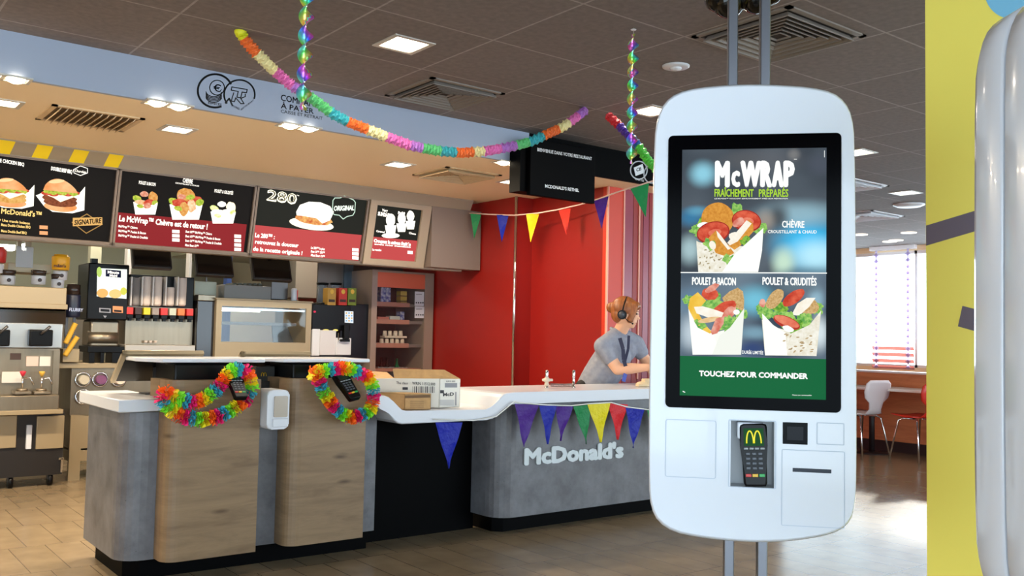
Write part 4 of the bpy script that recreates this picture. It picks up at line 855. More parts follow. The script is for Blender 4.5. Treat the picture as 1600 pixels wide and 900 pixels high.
b = MB(); b.box(x0, ix0, YK, YK+.6, 0, zt_, m_tau); b.box(ix1, x1, YK, YK+.6, 0, zt_, m_tau); b.box(ix0, ix1, YK, YK+.6, zt_-.02, zt_, m_tau); b.box(ix0, ix1, YK, YK+.6, 0, .1, m_tau); b.box(ix0, ix1, YK+.56, YK+.6, .1, zt_-.02, m_in); b.build('casing', t)
b = MB(); b.box(ix0, ix1, YK+.005, YK+.05, zs1, zt_-.02, M('coral_header', (206,96,70), .35)); b.build('header', t)
shz = [onY(627, y, YK).z for y in (476, 503, 540)]
for z_ in shz:
    b = MB(); b.box(ix0, ix1-.15, YK+.04, YK+.5, z_-.022, z_+.022, M('shelf_rose', (178,120,104), .4)); b.box(ix1-.15, ix1, YK+.04, YK+.5, z_-.018, z_+.012, M('shelf_grey', (120,108,104), .4)); b.build('shelf', t)
b = MB(); b.box(ix0, ix1, YK+.04, YK+.5, .83, .86, M('shelf_rose')); b.build('shelf', t)
b = MB(); b.box(ix0+.01, ix1-.01, YK+.004, YK+.009, .1, zs1, glassmat()); b.build('glass_door', t)
def fr_box(px0, py0, px1, py1, m, label, cat='carton', group=None, name='drink_carton'):
    b = MB(); x0,x1,z0,z1 = R4(px0,py0,px1,py1,YK+.12); b.box(x0,x1,YK+.12,YK+.2,z0,z1,m,.003); return tag(b.build(name), label, cat, group)
mc = M('white_blue_carton', (200,200,214), .5, col2=(70,80,150), scale=30)
fr_box(595,449,603,475.5,mc,'left white and blue carton on the fridge top shelf',group='cartons on the top fridge shelf'); fr_box(603.5,449.5,610.5,476,mc,'right white and blue carton on the fridge top shelf',group='cartons on the top fridge shelf')
for i in range(3): fr_box(626,455+i*8,636,462+i*8,M('yellow_pack', (200,160,70), .5),('top','middle','bottom')[i]+' yellow pack in the small fridge shelf pile','pack','yellow packs in the fridge','yellow_pack')
fr_box(590,495,608,501,M('pink_pack', (190,110,96), .6),'flat pinkish packet on the second fridge shelf','packet',None,'flat_packet'); fr_box(609,494,625,503,M('pale_pack', (196,190,180), .6),'pale rounded packet on the second fridge shelf','packet',None,'pale_packet'); fr_box(625.5,487,632,504,mc,'slim white upright carton on the second fridge shelf')
m_cc = M('cream_cup', (216,196,176), .5)
for r_, (y, xs_) in enumerate(((525,(602,610,618.5,626.5)), (537.5,(597,605,613,621,629)))):
    for i, cx in enumerate(xs_):
        p = onY(cx, y, YK+.12); b = MB(); b.lathe([(.017,.0),(.023,.05)][::-1]+[(.001,0)], (p.x, YK+.13, p.z), 12, m_cc) if False else b.lathe([(.024,0),(.018,.055),(.001,.056)], (p.x, YK+.13, p.z-.004), 12, m_cc)
        tag(b.build('upturned_cup'), 'cream cup upside down in the %s row of the fridge, %s' % (('upper','lower')[r_], ('leftmost','second','third','fourth','last')[i]), 'cup', 'upturned cups on the fridge shelf')
b = MB(); x0,x1,z0,z1 = R4(600,525,634,528,YK+.12); b.box(x0,x1,YK+.10,YK+.2,z0,z1,m_cc); tag(b.build('cup_tray'), 'thin cream tray carrying the upper row of cups', 'tray')
m_gl = M('drinking_glass', (190,190,196), .08, alpha=.4)
for i in range(9):
    cx = 593+i*5.2; p = onY(cx, 588, YK+.12+.06*(i % 2)); b = MB(); b.lathe([(.016,0),(.018,.005),(.020,.09),(.018,.09),(.016,.01)], (p.x, p.y, p.z), 12, m_gl); tag(b.build('drinking_glass'), 'clear tumbler in the row on the lower fridge shelf', 'glass', 'tumblers on the lower fridge shelf')
for cx, z_, c_, hh, lb in ((622,590,(40,110,70),.19,'tall green bottle on the lower fridge shelf'), (634,590,(50,90,50),.09,'short green bottle beside the tall green one'), (598,590,(60,30,30),.2,'dark left bottle on the lower fridge shelf'), (606,590,(50,34,34),.2,'dark bottle second from left on the lower fridge shelf')):
    p = onY(cx, z_, YK+.22); b = MB(); b.lathe([(.024,0),(.026,.01),(.026,hh*.55),(.011,hh*.75),(.011,hh),(.001,hh)], (p.x, YK+.25, p.z), 14, M('bottle_%d' % c_[1], c_, .12)); tag(b.build('bottle'), lb, 'bottle')
for i, (y0, y1) in enumerate(((455,478),(478,497))):
    b = MB(); x0,x1,z0,z1 = R4(648,y0,662.5,y1,YK-.004); b.box(x0,x1,YK-.006,YK-.002,z0,z1-.005,M('white_sticker', (196,196,206), .5)); t = tag(b.build('notice_sheet'), ('upper','lower')[i]+' white icon sheet taped to the fridge glass', 'notice', 'sheets on the fridge glass')
    A = Art(pl(YK-.0065)); [A.disc(650.5+k*3.4, y1-5, 1.2, 1.2, M('icon_black', (40,40,46), .6), 0, 8) for k in range(4)]; A.line([(650,y0+5),(659,y0+5)], .8, M('icon_black')); o = A.build('icons', t); o.location = -t.location
# kitchen screens under the boards
for i, (q4, lb) in enumerate(((((216,389),(275,391),(270,419),(208,416.5)),'left dark kitchen monitor hanging below the wrap board'), (((316,396),(372,400),(367,432),(308,429)),'middle dark kitchen monitor hanging below the boards'), (((400,402),(460,405),(458,438),(397,436)),'right dark kitchen monitor hanging below the 280 board'))):
    Y = 7.55; x0 = onY(q4[3][0], 417, Y).x; x1 = onY(q4[2][0], 417, Y).x; zb = onY(q4[3][0]+20, q4[3][1]+1, Y).z
    t = thing('kitchen_monitor', lb, 'monitor', ((x0+x1)/2, Y, zb), 0, 'dark monitors hanging over the kitchen'); M1 = Matrix.Translation((0, 0, 0)) @ Matrix.Rotation(math.radians(-22), 4, 'X'); w = (x1-x0)/2
    b = MB(); b.box(-w, w, -.0, .05, 0, .28, M('monitor_shell', (26,20,19), .4), .008, mat=M1); b.build('casing', t, world=False)
    b = MB(); b.box(-w+.015, w-.015, -.003, 0, .02, .265, M('monitor_glass', (16,11,10), .15), mat=M1); b.build('screen', t, world=False)
    b = MB(); b.cyl((0,.05,.2), (0,.10,2.57-zb), .015, m=m_steel_dark); b.build('bracket', t, world=False)
# kitchen back: hood, tall units
t = thing('extraction_hood', 'pale sloping extraction hood at the back of the kitchen', 'extraction hood', (3.2, 10.2, 1.9))
b = MB(); Y = 9.6; hm = M('hood_pale', (196,200,184), .45, .2)
x0 = onY(300,420,Y).x; x1 = onY(450,420,Y).x; b.prism([(x0,2.0),(x1,2.0),(x1-.3,2.5),(x0+.5,2.5)], Y, Y+.9, 'Y', hm); b.build('canopy', t)
b = MB(); kb(b, 462, 405, 500, 465, Y, .6, M('grey_cabinet', (140,138,134), .5)); kb(b, 424, 435, 444, 468, Y-.1, .3, m_steel_dark); b.build('duct_box', t)
for a, c_, y0, y1, m, lb in ((198,205,385,470,m_plastic_white,'thin white vertical pipe left of the first kitchen monitor'), (141,158,393,430,hm,'pale column behind the drink tower'), (352,368,492,533,M('blue_post', (50,80,150), .5),'blue post seen through the heated display'), (296,300,386,420,m_plastic_white,'thin pale pipe right of the first kitchen monitor')):
    x0,x1,z0,z1 = R4(a,y0,c_,y1,9.3); b = MB(); b.box(x0,x1-.06*(a==352),9.3,9.4,0 if z0 < 1.5 else 0,2.5,m); tag(b.build('kitchen_post'), lb, 'post')
b = MB(); x0,x1,z0,z1 = R4(345,478,430,560,10.2); b.box(x0,x1,10.2,10.8,0,z1+.1,M('prep_white', (200,204,196), .5),.01); tag(b.build('prep_unit'), 'pale prep unit seen through the heated display glass', 'cabinet')
b = MB(); x0,x1,z0,z1 = R4(-80,440,60,560,9.6); b.box(x0,x1+.6,9.6,10.2,0,1.5,M('grey_cabinet'),.01); tag(b.build('back_cabinet'), 'grey cabinet at the back left of the kitchen', 'cabinet')
# ============================================================ PILLAR, KIOSKS
px_ = 2.5; pp = Plane((px_, 0, 0), (0,-1,0), (0,0,1))
ye = onX(1447, 450, px_).y
b = MB(); b.box(px_, 3.3, -.2, ye, 0, ZC, M('mustard_yellow_paint', (238,222,100), .5)); struct(b.build('wall_pillar'))
A = Art(pp); gy = M('plum_grey_decal', (98,88,104), .55)
A.poly([(1447.3,352.5),(1640,294),(1640,327),(1447.3,384)], gy); tag(A.build('wall_decal', None), 'slanting plum grey bar across the yellow pillar', 'wall decal')
A = Art(pp); A.poly([(1504,478),(1560,492),(1554,526),(1497,510)], gy); tag(A.build('wall_decal', None), 'tilted plum grey square low on the yellow pillar', 'wall decal')
A = Art(pp); A.disc(1583,-12,44,42,M('light_blue_decal', (120,186,220), .5),0,40)
tag(A.build('wall_decal', None), 'light blue disc at the top of the yellow pillar', 'wall decal')
# kiosk frame: x right, y away, z up
ku = Vector((.669,-.744,0)).normalized(); KO = onD(1180, 450, 2.23); KO.z = 0
kp = Plane(KO, ku, (0,0,1)); krz = math.atan2(ku.y, ku.x)
def kuv(l): return [kp.uv(*p) for p in l]
outline = kuv([(1136,131),(1180,129.5),(1225,131),(1270,134.5),(1303,142),(1322,157),(1333,180),(1337,215),(1339,400),(1340,600),(1340,740),(1338,790),(1331,815),(1314,831),(1285,840),(1240,847),(1190,849.5),(1140,847),(1090,841),(1052,833),(1028,817),(1017,795),(1013,760),(1014,600),(1018,400),(1022,215),(1027,182),(1038,158),(1058,143),(1090,135)])
zc_ = sum(p[1] for p in outline)/len(outline)
def scaled(o, s, dx=0): cx = sum(p[0] for p in o)/len(o); return [(cx+(x-cx)*s+dx, zc_+(z-zc_)*s) for x, z in o]
def smooth_poly(o, it=2):
    for _ in range(it):
        q = []
        for i in range(len(o)):
            a, c_ = o[i], o[(i+1) % len(o)]; q += [(a[0]*.75+c_[0]*.25, a[1]*.75+c_[1]*.25), (a[0]*.25+c_[0]*.75, a[1]*.25+c_[1]*.75)]
        o = q
    return o
outline = smooth_poly(outline, 1)
kt = thing('ordering_kiosk', 'white touchscreen ordering kiosk on twin posts showing wraps in the foreground', 'ordering kiosk', (KO.x, KO.y, 0), krz)
def sub(o, x0, x1, z0, z1): pass
# front shell with a recess for the terminal: strips around the hole
rec = kuv([(1142,657),(1210,662),(1211,762),(1141,760)]); rx0, rx1 = rec[0][0], rec[1][0]; rz1, rz0 = rec[0][1], rec[3][1]
b = MB()
layers = [(.0, .985), (.012, 1.0), (.07, 1.0), (.075, .99)]
rings = [[b.bm.verts.new((x, y, z)) for x, z in scaled(outline, s_)] for y, s_ in layers]
k = b.mi(m_kiosk); n = len(outline)
for A_, B_ in zip(rings, rings[1:]):
    for i in range(n):
        f = b.bm.faces.new((A_[i], A_[(i+1) % n], B_[(i+1) % n], B_[i])); f.smooth = True; f.material_index = k
b.bm.faces.new(rings[-1]).material_index = k
bmesh.ops.holes_fill  # front face with a rectangular hole, filled by triangulation
hole = [b.bm.verts.new((x, 0, z)) for x, z in ((rx0,rz0),(rx1,rz0),(rx1,rz1),(rx0,rz1))]
he = [b.bm.edges.new((hole[i], hole[(i+1) % 4])) for i in range(4)]
oe = [e for e in b.bm.edges if e.verts[0] in set(rings[0]) and e.verts[1] in set(rings[0])]
g = bmesh.ops.triangle_fill(b.bm, use_beauty=True, use_dissolve=False, edges=oe+he)
for f in [x for x in g['geom'] if isinstance(x, bmesh.types.BMFace)]: f.material_index = k
b.build('front_shell', kt, world=False)
b = MB(); r0 = scaled(outline, .985)
layers = [(.082, .985), (.088, 1.0), (.16, 1.0), (.18, .97), (.185, .9)]
rings = [[b.bm.verts.new((x, y, z)) for x, z in scaled(outline, s_)] for y, s_ in layers]; k = b.mi(m_kiosk)
for A_, B_ in zip(rings, rings[1:]):
    for i in range(n):
        f = b.bm.faces.new((A_[i], A_[(i+1) % n], B_[(i+1) % n], B_[i])); f.smooth = True; f.material_index = k
b.bm.faces.new(rings[-1]).material_index = k; b.bm.faces.new(rings[0]).material_index = k
b.build('rear_shell', kt, world=False)
b = MB(); b.prism(scaled(outline, .95), .07, .09, 'Y', m_plastic_black); b.build('seam', kt, world=False)
# recess tray
b = MB(); d = .055
tr = M('recess_grey', (186,190,194), .35)
b.face([(rx0,d,rz0),(rx1,d,rz0),(rx1,d,rz1),(rx0,d,rz1)], tr)
b.face([(rx0,0,rz0),(rx0,d,rz0),(rx0,d,rz1),(rx0,0,rz1)], tr); b.face([(rx1,0,rz0),(rx1,d,rz0),(rx1,d,rz1),(rx1,0,rz1)], tr)
b.face([(rx0,0,rz1),(rx1,0,rz1),(rx1,d,rz1),(rx0,d,rz1)], tr); b.face([(rx0,0,rz0),(rx1,0,rz0),(rx1,d,rz0),(rx0,d,rz0)], tr)
b.box((rx0+rx1)/2-.035, (rx0+rx1)/2+.03, .01, d, rz1-.045, rz1-.004, m_kiosk, .004); b.build('terminal_recess', kt, world=False)
# screen
sc = kuv([(1043,211),(1314,209.5),(1314,647),(1041,634)]); sx0 = (sc[0][0]+sc[3][0])/2; sx1 = (sc[1][0]+sc[2][0])/2; sz1 = (sc[0][1]+sc[1][1])/2; sz0 = (sc[2][1]+sc[3][1])/2
b = MB(); b.prism(rpoly(sx0, sx1, sz0, sz1, .012), -.004, .02, 'Y', M('screen_bezel', (2,2,4), .12, spec=.025)); bez = b.build('screen_bezel', kt, world=False)
def bokeh(name, spots, base, base2):
    m, nt, bb = newmat(name); L = nt.links; N = nt.nodes
    tc = N.new('ShaderNodeTexCoord'); n = N.new('ShaderNodeTexNoise'); n.inputs['Scale'].default_value = 6; n.inputs['Detail'].default_value = 1.5; L.new(tc.outputs['Object'], n.inputs[0])
    r = N.new('ShaderNodeValToRGB'); L.new(n.outputs[0], r.inputs[0]); r.color_ramp.elements[0].position = .36; r.color_ramp.elements[1].position = .68
    r.color_ramp.elements[0].color = lin(base); r.color_ramp.elements[1].color = lin(base2); out = r.outputs[0]
    for (px, py, rx, ry, col, st) in spots:
        u, v = kp.uv(px, py); mp = N.new('ShaderNodeMapping'); mp.vector_type = 'TEXTURE'; mp.inputs['Location'].default_value = (u, -.0045, v); mp.inputs['Scale'].default_value = (rx/643, 10, ry/643)
        L.new(tc.outputs['Object'], mp.inputs[0]); gr_ = N.new('ShaderNodeTexGradient'); gr_.gradient_type = 'SPHERICAL'; L.new(mp.outputs[0], gr_.inputs[0])
        mt = N.new('ShaderNodeMapRange'); mt.interpolation_type = 'SMOOTHSTEP'; mt.inputs['From Max'].default_value = .9; mt.inputs['To Max'].default_value = st; L.new(gr_.outputs['Fac'], mt.inputs[0])
        mx = N.new('ShaderNodeMix'); mx.data_type = 'RGBA'; L.new(mt.outputs[0], mx.inputs[0]); L.new(out, mx.inputs[6]); mx.inputs[7].default_value = lin(col); out = mx.outputs[2]
    bb.inputs['Base Color'].default_value = (.01,.01,.01,1); L.new(out, bb.inputs['Emission Color']); bb.inputs['Emission Strength'].default_value = 1.0; bb.inputs['Roughness'].default_value = .3; bb.inputs['Specular IOR Level'].default_value = .08
    return m
bk1 = bokeh('screen_photo_background', [(1098,272,30,28,(140,205,225),1), (1190,250,90,30,(90,92,98),.7), (1262,380,75,60,(40,190,245),1), (1250,335,90,30,(150,190,205),.8), (1275,400,60,40,(190,240,255),.9), (1215,340,26,34,(60,62,66),.9), (1224,410,26,36,(200,230,205),.95), (1262,432,70,22,(80,120,140),.8), (1195,345,22,26,(165,150,135),.7), (1080,340,30,22,(40,120,165),.9), (1078,390,26,34,(170,200,205),.9), (1280,258,30,26,(70,76,90),.8), (1240,242,14,14,(120,120,120),.9), (1090,330,26,12,(90,160,190),.8), (1160,250,40,20,(80,82,86),.7)], (44,52,62), (84,94,104))
bk2 = bokeh('screen_photo_background_lower', [(1180,470,46,34,(110,190,215),1), (1085,470,40,30,(90,130,160),.8), (1180,520,40,16,(120,160,180),.9), (1175,545,36,20,(20,50,110),.9), (1280,520,20,40,(220,235,240),.9), (1275,470,18,30,(150,190,210),.8), (1080,520,24,40,(200,215,225),.8), (1245,450,50,14,(90,110,120),.8)], (50,66,84), (110,130,146))
act = kuv([(1065.5,234),(1290.5,232),(1290.5,623),(1062.5,619)]); ax0 = (act[0][0]+act[3][0])/2; ax1 = (act[1][0]+act[2][0])/2; az1 = (act[0][1]+act[1][1])/2; az0 = (act[2][1]+act[3][1])/2
A = Art(kp, True); A.n = .0045
vm1 = kp.uv(1178,426.5)[1]; vm2 = kp.uv(1178,558.5)[1]
A.upoly([(ax0,vm1),(ax1,vm1),(ax1,az1),(ax0,az1)], bk1); A.upoly([(ax0,vm2),(ax1,vm2),(ax1,vm1),(ax0,vm1)], bk2); A.upoly([(ax0,az0),(ax1,az0),(ax1,vm2),(ax0,vm2)], ink((4,104,56), .95)); A.up()
WT = ink((250,253,250),1.05); A.line([(1064,426),(1291,427)], 1.6, WT)
def fm(c1, c2, sc=90, s=1.0): return ink(c1, s, c2, sc)
LF = fm((70,140,40),(150,200,70),120); LF2 = fm((90,165,70),(170,215,110),140); TM = fm((196,58,36),(228,100,70),60); TMl = fm((226,110,84),(240,140,110),60); CR = fm((206,134,44),(228,160,64),160); CR2 = fm((190,150,90),(222,186,130),220); CW = fm((250,240,220),(255,252,240),60); YL = fm((240,190,60),(250,210,90),40)
TOR = fm((250,248,236),(232,226,205),90); BC = fm((214,110,90),(240,180,160),60); DK = ink((140,120,90),.9)
def leaf(x, y, r, m=LF2, n=5):
    for i in range(n):
        a = i*2*PI/n+random.random(); A.disc(x+r*.6*math.cos(a), y+r*.5*math.sin(a), r*.55, r*.42, m, random.uniform(0,180), 12, .28)
def slice_(x, y, rx, ry, rot, m=TM):
    A.disc(x, y, rx, ry, ink((170,40,26),.9), rot, 26); A.disc(x, y-.6, rx*.93, ry*.88, m, rot, 26); A.disc(x+rx*.1, y, rx*.4, ry*.32, TMl, rot, 14)
# big goat cheese wrap
A.poly([(1088,378),(1125,385),(1165,385),(1192,358),(1190,380),(1184,425.3),(1091,425.3)], TOR)
leaf(1098,352,13,LF); leaf(1090,362,11); leaf(1150,332,14); leaf(1186,356,12); leaf(1160,345,12,LF)
A.disc(1121,343,25.5,26,CR,-20,30,.015); slice_(1166,346,23,17,-10); A.disc(1153,348,10,6,BC,30,12,.1); A.disc(1098,352,9,4,WT,10)
A.disc(1118,362,9,5,WT); slice_(1114,364,26,17,12); A.disc(1150,370,12,7,CW,0,14,.1)
A.poly([(1170,344),(1176,350),(1177,362),(1156,385),(1147,391),(1137,384),(1160,352)], CR); A.poly([(1166,345),(1174,350),(1152,378),(1140,384),(1136,380)], CW)
A.poly([(1107,372),(1118,361),(1124,366),(1147,396),(1136,402),(1118,396)], CR); A.poly([(1119,361),(1124,366),(1141,389),(1137,391),(1121,371)], CW)
leaf(1108,383,10); leaf(1138,407,10); leaf(1165,378,9,LF); A.disc(1113,384,5,7,CW,20)
A.poly([(1088,377),(1104,386),(1116,402),(1134,411),(1140,425.3),(1091.5,425.3)], TOR); A.poly([(1192,357),(1190,392),(1184,425.3),(1128,425.3),(1148,397)], ink((248,250,244),1.1))
for i in range(26):
    x = random.uniform(1092,1128); y = random.uniform(390,420)
    if y > 382+(x-1088)*.5: A.disc(x, y, random.uniform(1,2.6), random.uniform(.6,1.4), fm((150,134,100),(190,176,140),90), random.uniform(0,90), 8, .2)
# chicken bacon wrap
A.poly([(1075,478),(1090,500),(1115,520),(1135,515),(1161,482),(1157,554),(1082,554)], ink((246,248,240),1.05))
leaf(1077,470,10); leaf(1118,472,13); leaf(1158,492,9); A.disc(1109,460,13,10,TM,-10,18,.05); A.disc(1112,451,12,5,BC,30,14,.12)
A.poly([(1128,466),(1139,456),(1152,450),(1160,456),(1162,470),(1161,486),(1148,482),(1132,476)], CR2)
A.disc(1122,480,30,9,LF2,-10,20,.15); A.disc(1131,482,20,9,TM,25,20,.05); A.disc(1138,490,14,8,BC,40,16,.1); A.disc(1150,488,5,4,WT)
A.poly([(1075,482),(1078,466),(1090,457),(1103,470),(1096,478),(1091,490),(1102,508),(1113,520),(1105,522),(1088,507)], YL)
leaf(1092,508,10); leaf(1133,508,12,LF2,7); leaf(1142,500,8); A.poly([(1084,480),(1098,479),(1116,484),(1130,489),(1126,498),(1105,496),(1088,490)], CW); A.disc(1108,500,18,4,fm((226,180,120),(240,210,160),90),10)
A.poly([(1110,518),(1118,498),(1131,494),(1130,506),(1120,521),(1112,523)], BC)
A.poly([(1076,488),(1090,512),(1114,524),(1128,554),(1082,554)], ink((248,249,242),1.1)); A.poly([(1162,482),(1157,554),(1112,554),(1124,524),(1140,512)], ink((240,243,234),1.05))
# chicken salad wrap
A.poly([(1188,488),(1205,510),(1240,520),(1270,505),(1280,488),(1273,556),(1194,555)], TOR)
leaf(1191,482,11,LF2,7); leaf(1196,490,11,LF2,7); leaf(1275,482,10); leaf(1218,482,11,LF)
A.disc(1209,468,10,18,CR2,-38,20,.05); A.disc(1190,474,5,7,BC,0,12,.1)
A.disc(1238,466,9,20,TM,-55,20,.03); A.disc(1262,480,15,12,CR2,0,20,.08); A.poly([(1235,492),(1244,475),(1258,466),(1272,466),(1262,480),(1246,494)], CW)
leaf(1228,500,14,LF2,9); leaf(1255,500,12,LF2,8); leaf(1212,494,9); leaf(1240,510,12,LF,8); A.disc(1227,504,22,9,ink((190,50,34),.9),-22,22); A.disc(1227,502.5,20.5,6.5,TMl,-22,22); A.disc(1229,514,9,5,WT,-20,14,.12)
A.poly([(1189,490),(1206,508),(1225,520),(1228,555),(1194,555)], ink((250,250,242),1.1)); A.poly([(1280,486),(1273,556),(1228,555),(1232,522),(1262,508)], TOR)
for i in range(22): A.disc(random.uniform(1222,1268), random.uniform(522,550), 2.6, 1.2, fm((176,150,110),(206,184,146),90), random.uniform(0,60), 8, .2)
scr = A.build('screen_picture', kt)
T = Art(kp, True); T.n = .0095; GI = ink((176,222,62),1.0)
T.text('M', (1116.5,291), (1140,291.5), 40, WT, .05); T.text('c', (1142,291), (1156,291.5), 28, WT, .05, cap=.55); T.text('W', (1156,291), (1189,291.5), 40, WT, .05); T.text('R', (1187,291), (1206,291.5), 40, WT, .05); T.text('A', (1205,291), (1224,291.5), 40, WT, .05); T.text('P', (1223,291), (1241,291.5), 40, WT, .05); T.line([(1240,250),(1244,250)], 1, WT)
T.text('FRAÎCHEMENT', (1116,308), (1177,308.5), 12, GI, .02); T.text('PRÉPARÉS', (1185,308.5), (1231,308.5), 12, GI, .02); T.text('LES McWRAP™ VOUS SONT SERVIS RAPIDEMENT APRÈS LEUR PRÉPARATION', (1116,312.2), (1230,312.2), 1.8, WT, .02)
T.text('CHÈVRE', (1221,356), (1256,356.5), 10.5, WT, .03); T.text('CROUSTILLANT & CHAUD', (1199,365), (1275,365.5), 4.8, WT, .02)
T.text('Chèvre - spécialité panée au lait de fromage de chèvre', (1094,423), (1178,423), 2, ink((60,60,60),.8), .01)
T.text('POULET & BACON', (1081,445), (1149.5,446), 12, WT, .03); T.text('POULET & CRUDITÉS', (1190.5,445), (1275,446.5), 12, WT, .03)
T.text('POULET & BACON SANS CONFIT', (1096,550), (1138,550), 2, ink((90,90,90),.8), .01); T.text('DURÉE LIMITÉE', (1159,552.5), (1192,553.5), 5, WT, .02)
T.text('TOUCHEZ POUR COMMANDER', (1092,587), (1261,591.5), 8.5, ink((255,255,255),1.1), .05); T.text('Photos non contractuelles', (1237,617.5), (1267,618), 1.6, WT, .02); T.line([(1067,611),(1070,612.5)], 1.4, WT); T.line([(1287,237),(1287,247)], .8, WT)
T.build('screen_lettering', kt)
# panel seams, scanner window, receipt slot
def frame_rect(b, pts, w, m, r=.006, y=-.0012):
    q = kuv(pts); x0, x1, z0, z1 = (q[0][0]+q[3][0])/2, (q[1][0]+q[2][0])/2, (q[2][1]+q[3][1])/2, (q[0][1]+q[1][1])/2
    o = rpoly(x0, x1, z0, z1, r); i_ = rpoly(x0+w, x1-w, z0+w, z1-w, max(.001, r-w)); n = len(o)
    for k_ in range(n): b.face([(o[k_][0],y,o[k_][1]),(o[(k_+1)%n][0],y,o[(k_+1)%n][1]),(i_[(k_+1)%n][0],y,i_[(k_+1)%n][1]),(i_[k_][0],y,i_[k_][1])], m)
sm = M('seam_grey', (176,188,204), .5)
b = MB(); frame_rect(b, [(1040,655),(1119,657),(1119,748),(1039,745)], .0015, sm); b.build('service_door', kt, world=False)
b = MB(); frame_rect(b, [(1276,660),(1319,661.5),(1319,696),(1276,694)], .0015, sm, .002); b.build('cover_plate', kt, world=False)
b = MB(); frame_rect(b, [(1221,702.5),(1320,705),(1320,825),(1221,822)], .0015, sm, .003); frame_rect(b, [(1138,655),(1212,658),(1213,764),(1138,761)], .002, sm, .003); b.build('printer_door', kt, world=False)
q = kuv([(1223,659.5),(1262,661),(1262,695),(1223,693.5)]); b = MB(); b.box(q[0][0], q[1][0], -.001, .006, q[3][1], q[0][1], M('scanner_glass', (2,3,6), .15, spec=.05), .0008); b.box(q[0][0]+.01, q[1][0]-.01, -.0016, -.001, q[3][1]+.01, q[0][1]-.01, M('scanner_inner', (8,10,20), .3, spec=.15)); b.build('scanner_window', kt, world=False)
q = kuv([(1238.5,731),(1299,733),(1299,739),(1238.5,737)]); b = MB(); b.box(q[0][0], q[1][0], -.0015, .004, q[3][1], q[0][1], M('slot_dark', (44,50,62), .6), .0008); b.build('receipt_slot', kt, world=False)
# twin posts
b = MB(); pole = M('brushed_pole', (120,122,130), .3, .9)
def poles(parent, us):
    for u in us:
        b = MB()
        b.prism(rpoly(u-.0125, u+.0125, .075, .125, .004), 0, .75, 'Z', pole); b.build('post', parent, world=False); b = MB(); b.prism(rpoly(u-.0125, u+.0125, .075, .125, .004), 1.70, ZC, 'Z', pole); b.build('post', parent, world=False); b = MB(); b.box(u-.04, u+.04, .05, .15, 0, .008, pole, .002); b.build('foot_plate', parent, world=False)
pb_ = Plane(KO - kp.N*.08, ku, (0,0,1))
poles(kt, [pb_.uv(1141,200)[0] if False else (pb_.uv(1144.5,100)[0]+pb_.uv(1139.5,870)[0])/2, (pb_.uv(1196.5,100)[0]+pb_.uv(1190.5,870)[0])/2])
# second kiosk, close by on the right
base2 = onD(1836, 500, 1.54); k2 = dup(kt, (base2.x, base2.y, 0), math.radians(-35), 'white kiosk seen edge-on, cut off by the right picture edge')
w_ = kt.matrix_basis
# card terminal held in the kiosk recess
tm = [kp.uv(1179,712)]; loc = kp.at(tm[0][0], tm[0][1], -.012)
pay_terminal('black card terminal with golden arches screen in the kiosk recess', loc, krz, -.10, .78, ink((24,84,40),.8), True, -.045)
# glossy black lamp cluster behind the posts
p = onD(1163, -6, 2.75); t = thing('black_pendant', 'glossy black rounded ornament cluster hanging behind the kiosk posts', 'hanging ornament', (p.x, p.y, ZC))
gb = M('glossy_black_foil', (10,9,8), .08, .3)
b = MB()
for dx, dz, r in ((-.075,0,.045),(-.045,-.015,.05),(-.005,.005,.045),(.035,-.01,.045),(.075,.01,.04),(-.08,.04,.035),(.02,.04,.05)): b.ell(Vector((0,0,p.z-ZC+dz)) + ku*dx, (r,r,r), gb, 14)
b.build('foil_cluster', t, world=False)
b = MB(); b.cyl((0,0,0), (0,0,p.z-ZC+.03), .0015, m=m_steel_dark); b.build('cord', t, world=False)
# ============================================================ PARTY DECORATIONS
def lerp(a, b_, f): return a+(b_-a)*f
def path3(pts, dA, dB):                          # pixels with depth running from dA to dB
    L = [0]
    for p, q in zip(pts, pts[1:]): L.append(L[-1]+math.hypot(q[0]-p[0], q[1]-p[1]))
    return [onD(p[0], p[1], 1/lerp(1/dA, 1/dB, l/L[-1])) for p, l in zip(pts, L)]
def resample(P, step):
    out = [P[0]]; acc = 0
    for a, b_ in zip(P, P[1:]):
        d = (b_-a).length; t = step-acc
        while t <= d: out.append(a+(b_-a)*(t/d)); t += step
        acc = (acc+d) % step if d else acc
    return out
pa = {'orange': (240,110,40), 'cream': (236,222,160), 'pink': (226,110,180), 'lilac': (176,110,196), 'green': (96,196,120), 'teal': (50,168,180), 'red': (214,30,44), 'violet': (80,40,160), 'blue': (20,90,170), 'lime': (80,200,60), 'lemon': (220,220,30)}
def pmat(c_): return M('tissue_'+c_, pa[c_], .3, alpha=.93, bump=.6, scale=160)
def garland(px, dA, dB, segs, r, label):
    """segs: (x-pixel limit, colour)"""
    P = path3(px, dA, dB); Q = resample(P, .010); b = MB(); n = 10; prev = None
    def xpix(v): d = v-EYE; return 800+F*d.dot(RT)/d.dot(FW)
    for i, p in enumerate(Q):
        t = (Q[min(i+1, len(Q)-1)]-Q[max(i-1, 0)]).normalized(); u = t.cross(Vector((0,0,1))).normalized(); v = u.cross(t); rad = r*(1 if i % 2 else .74)
        ring = [b.bm.verts.new(p+(u*math.cos(a)+v*math.sin(a))*rad*(1.0+.16*math.cos(5*a+i*1.7)+random.uniform(-.06,.06))) for a in [2*PI*k/n for k in range(n)]]
        x = xpix(p); c_ = next((s[1] for s in segs if x <= s[0]), segs[-1][1]); k_ = b.mi(pmat(c_))
        if prev:
            for k in range(n): f = b.bm.faces.new((prev[k], prev[(k+1) % n], ring[(k+1) % n], ring[k])); f.material_index = k_
        prev = ring
    o = b.build('paper_garland', fix=False); return tag(o, label, 'garland'), P
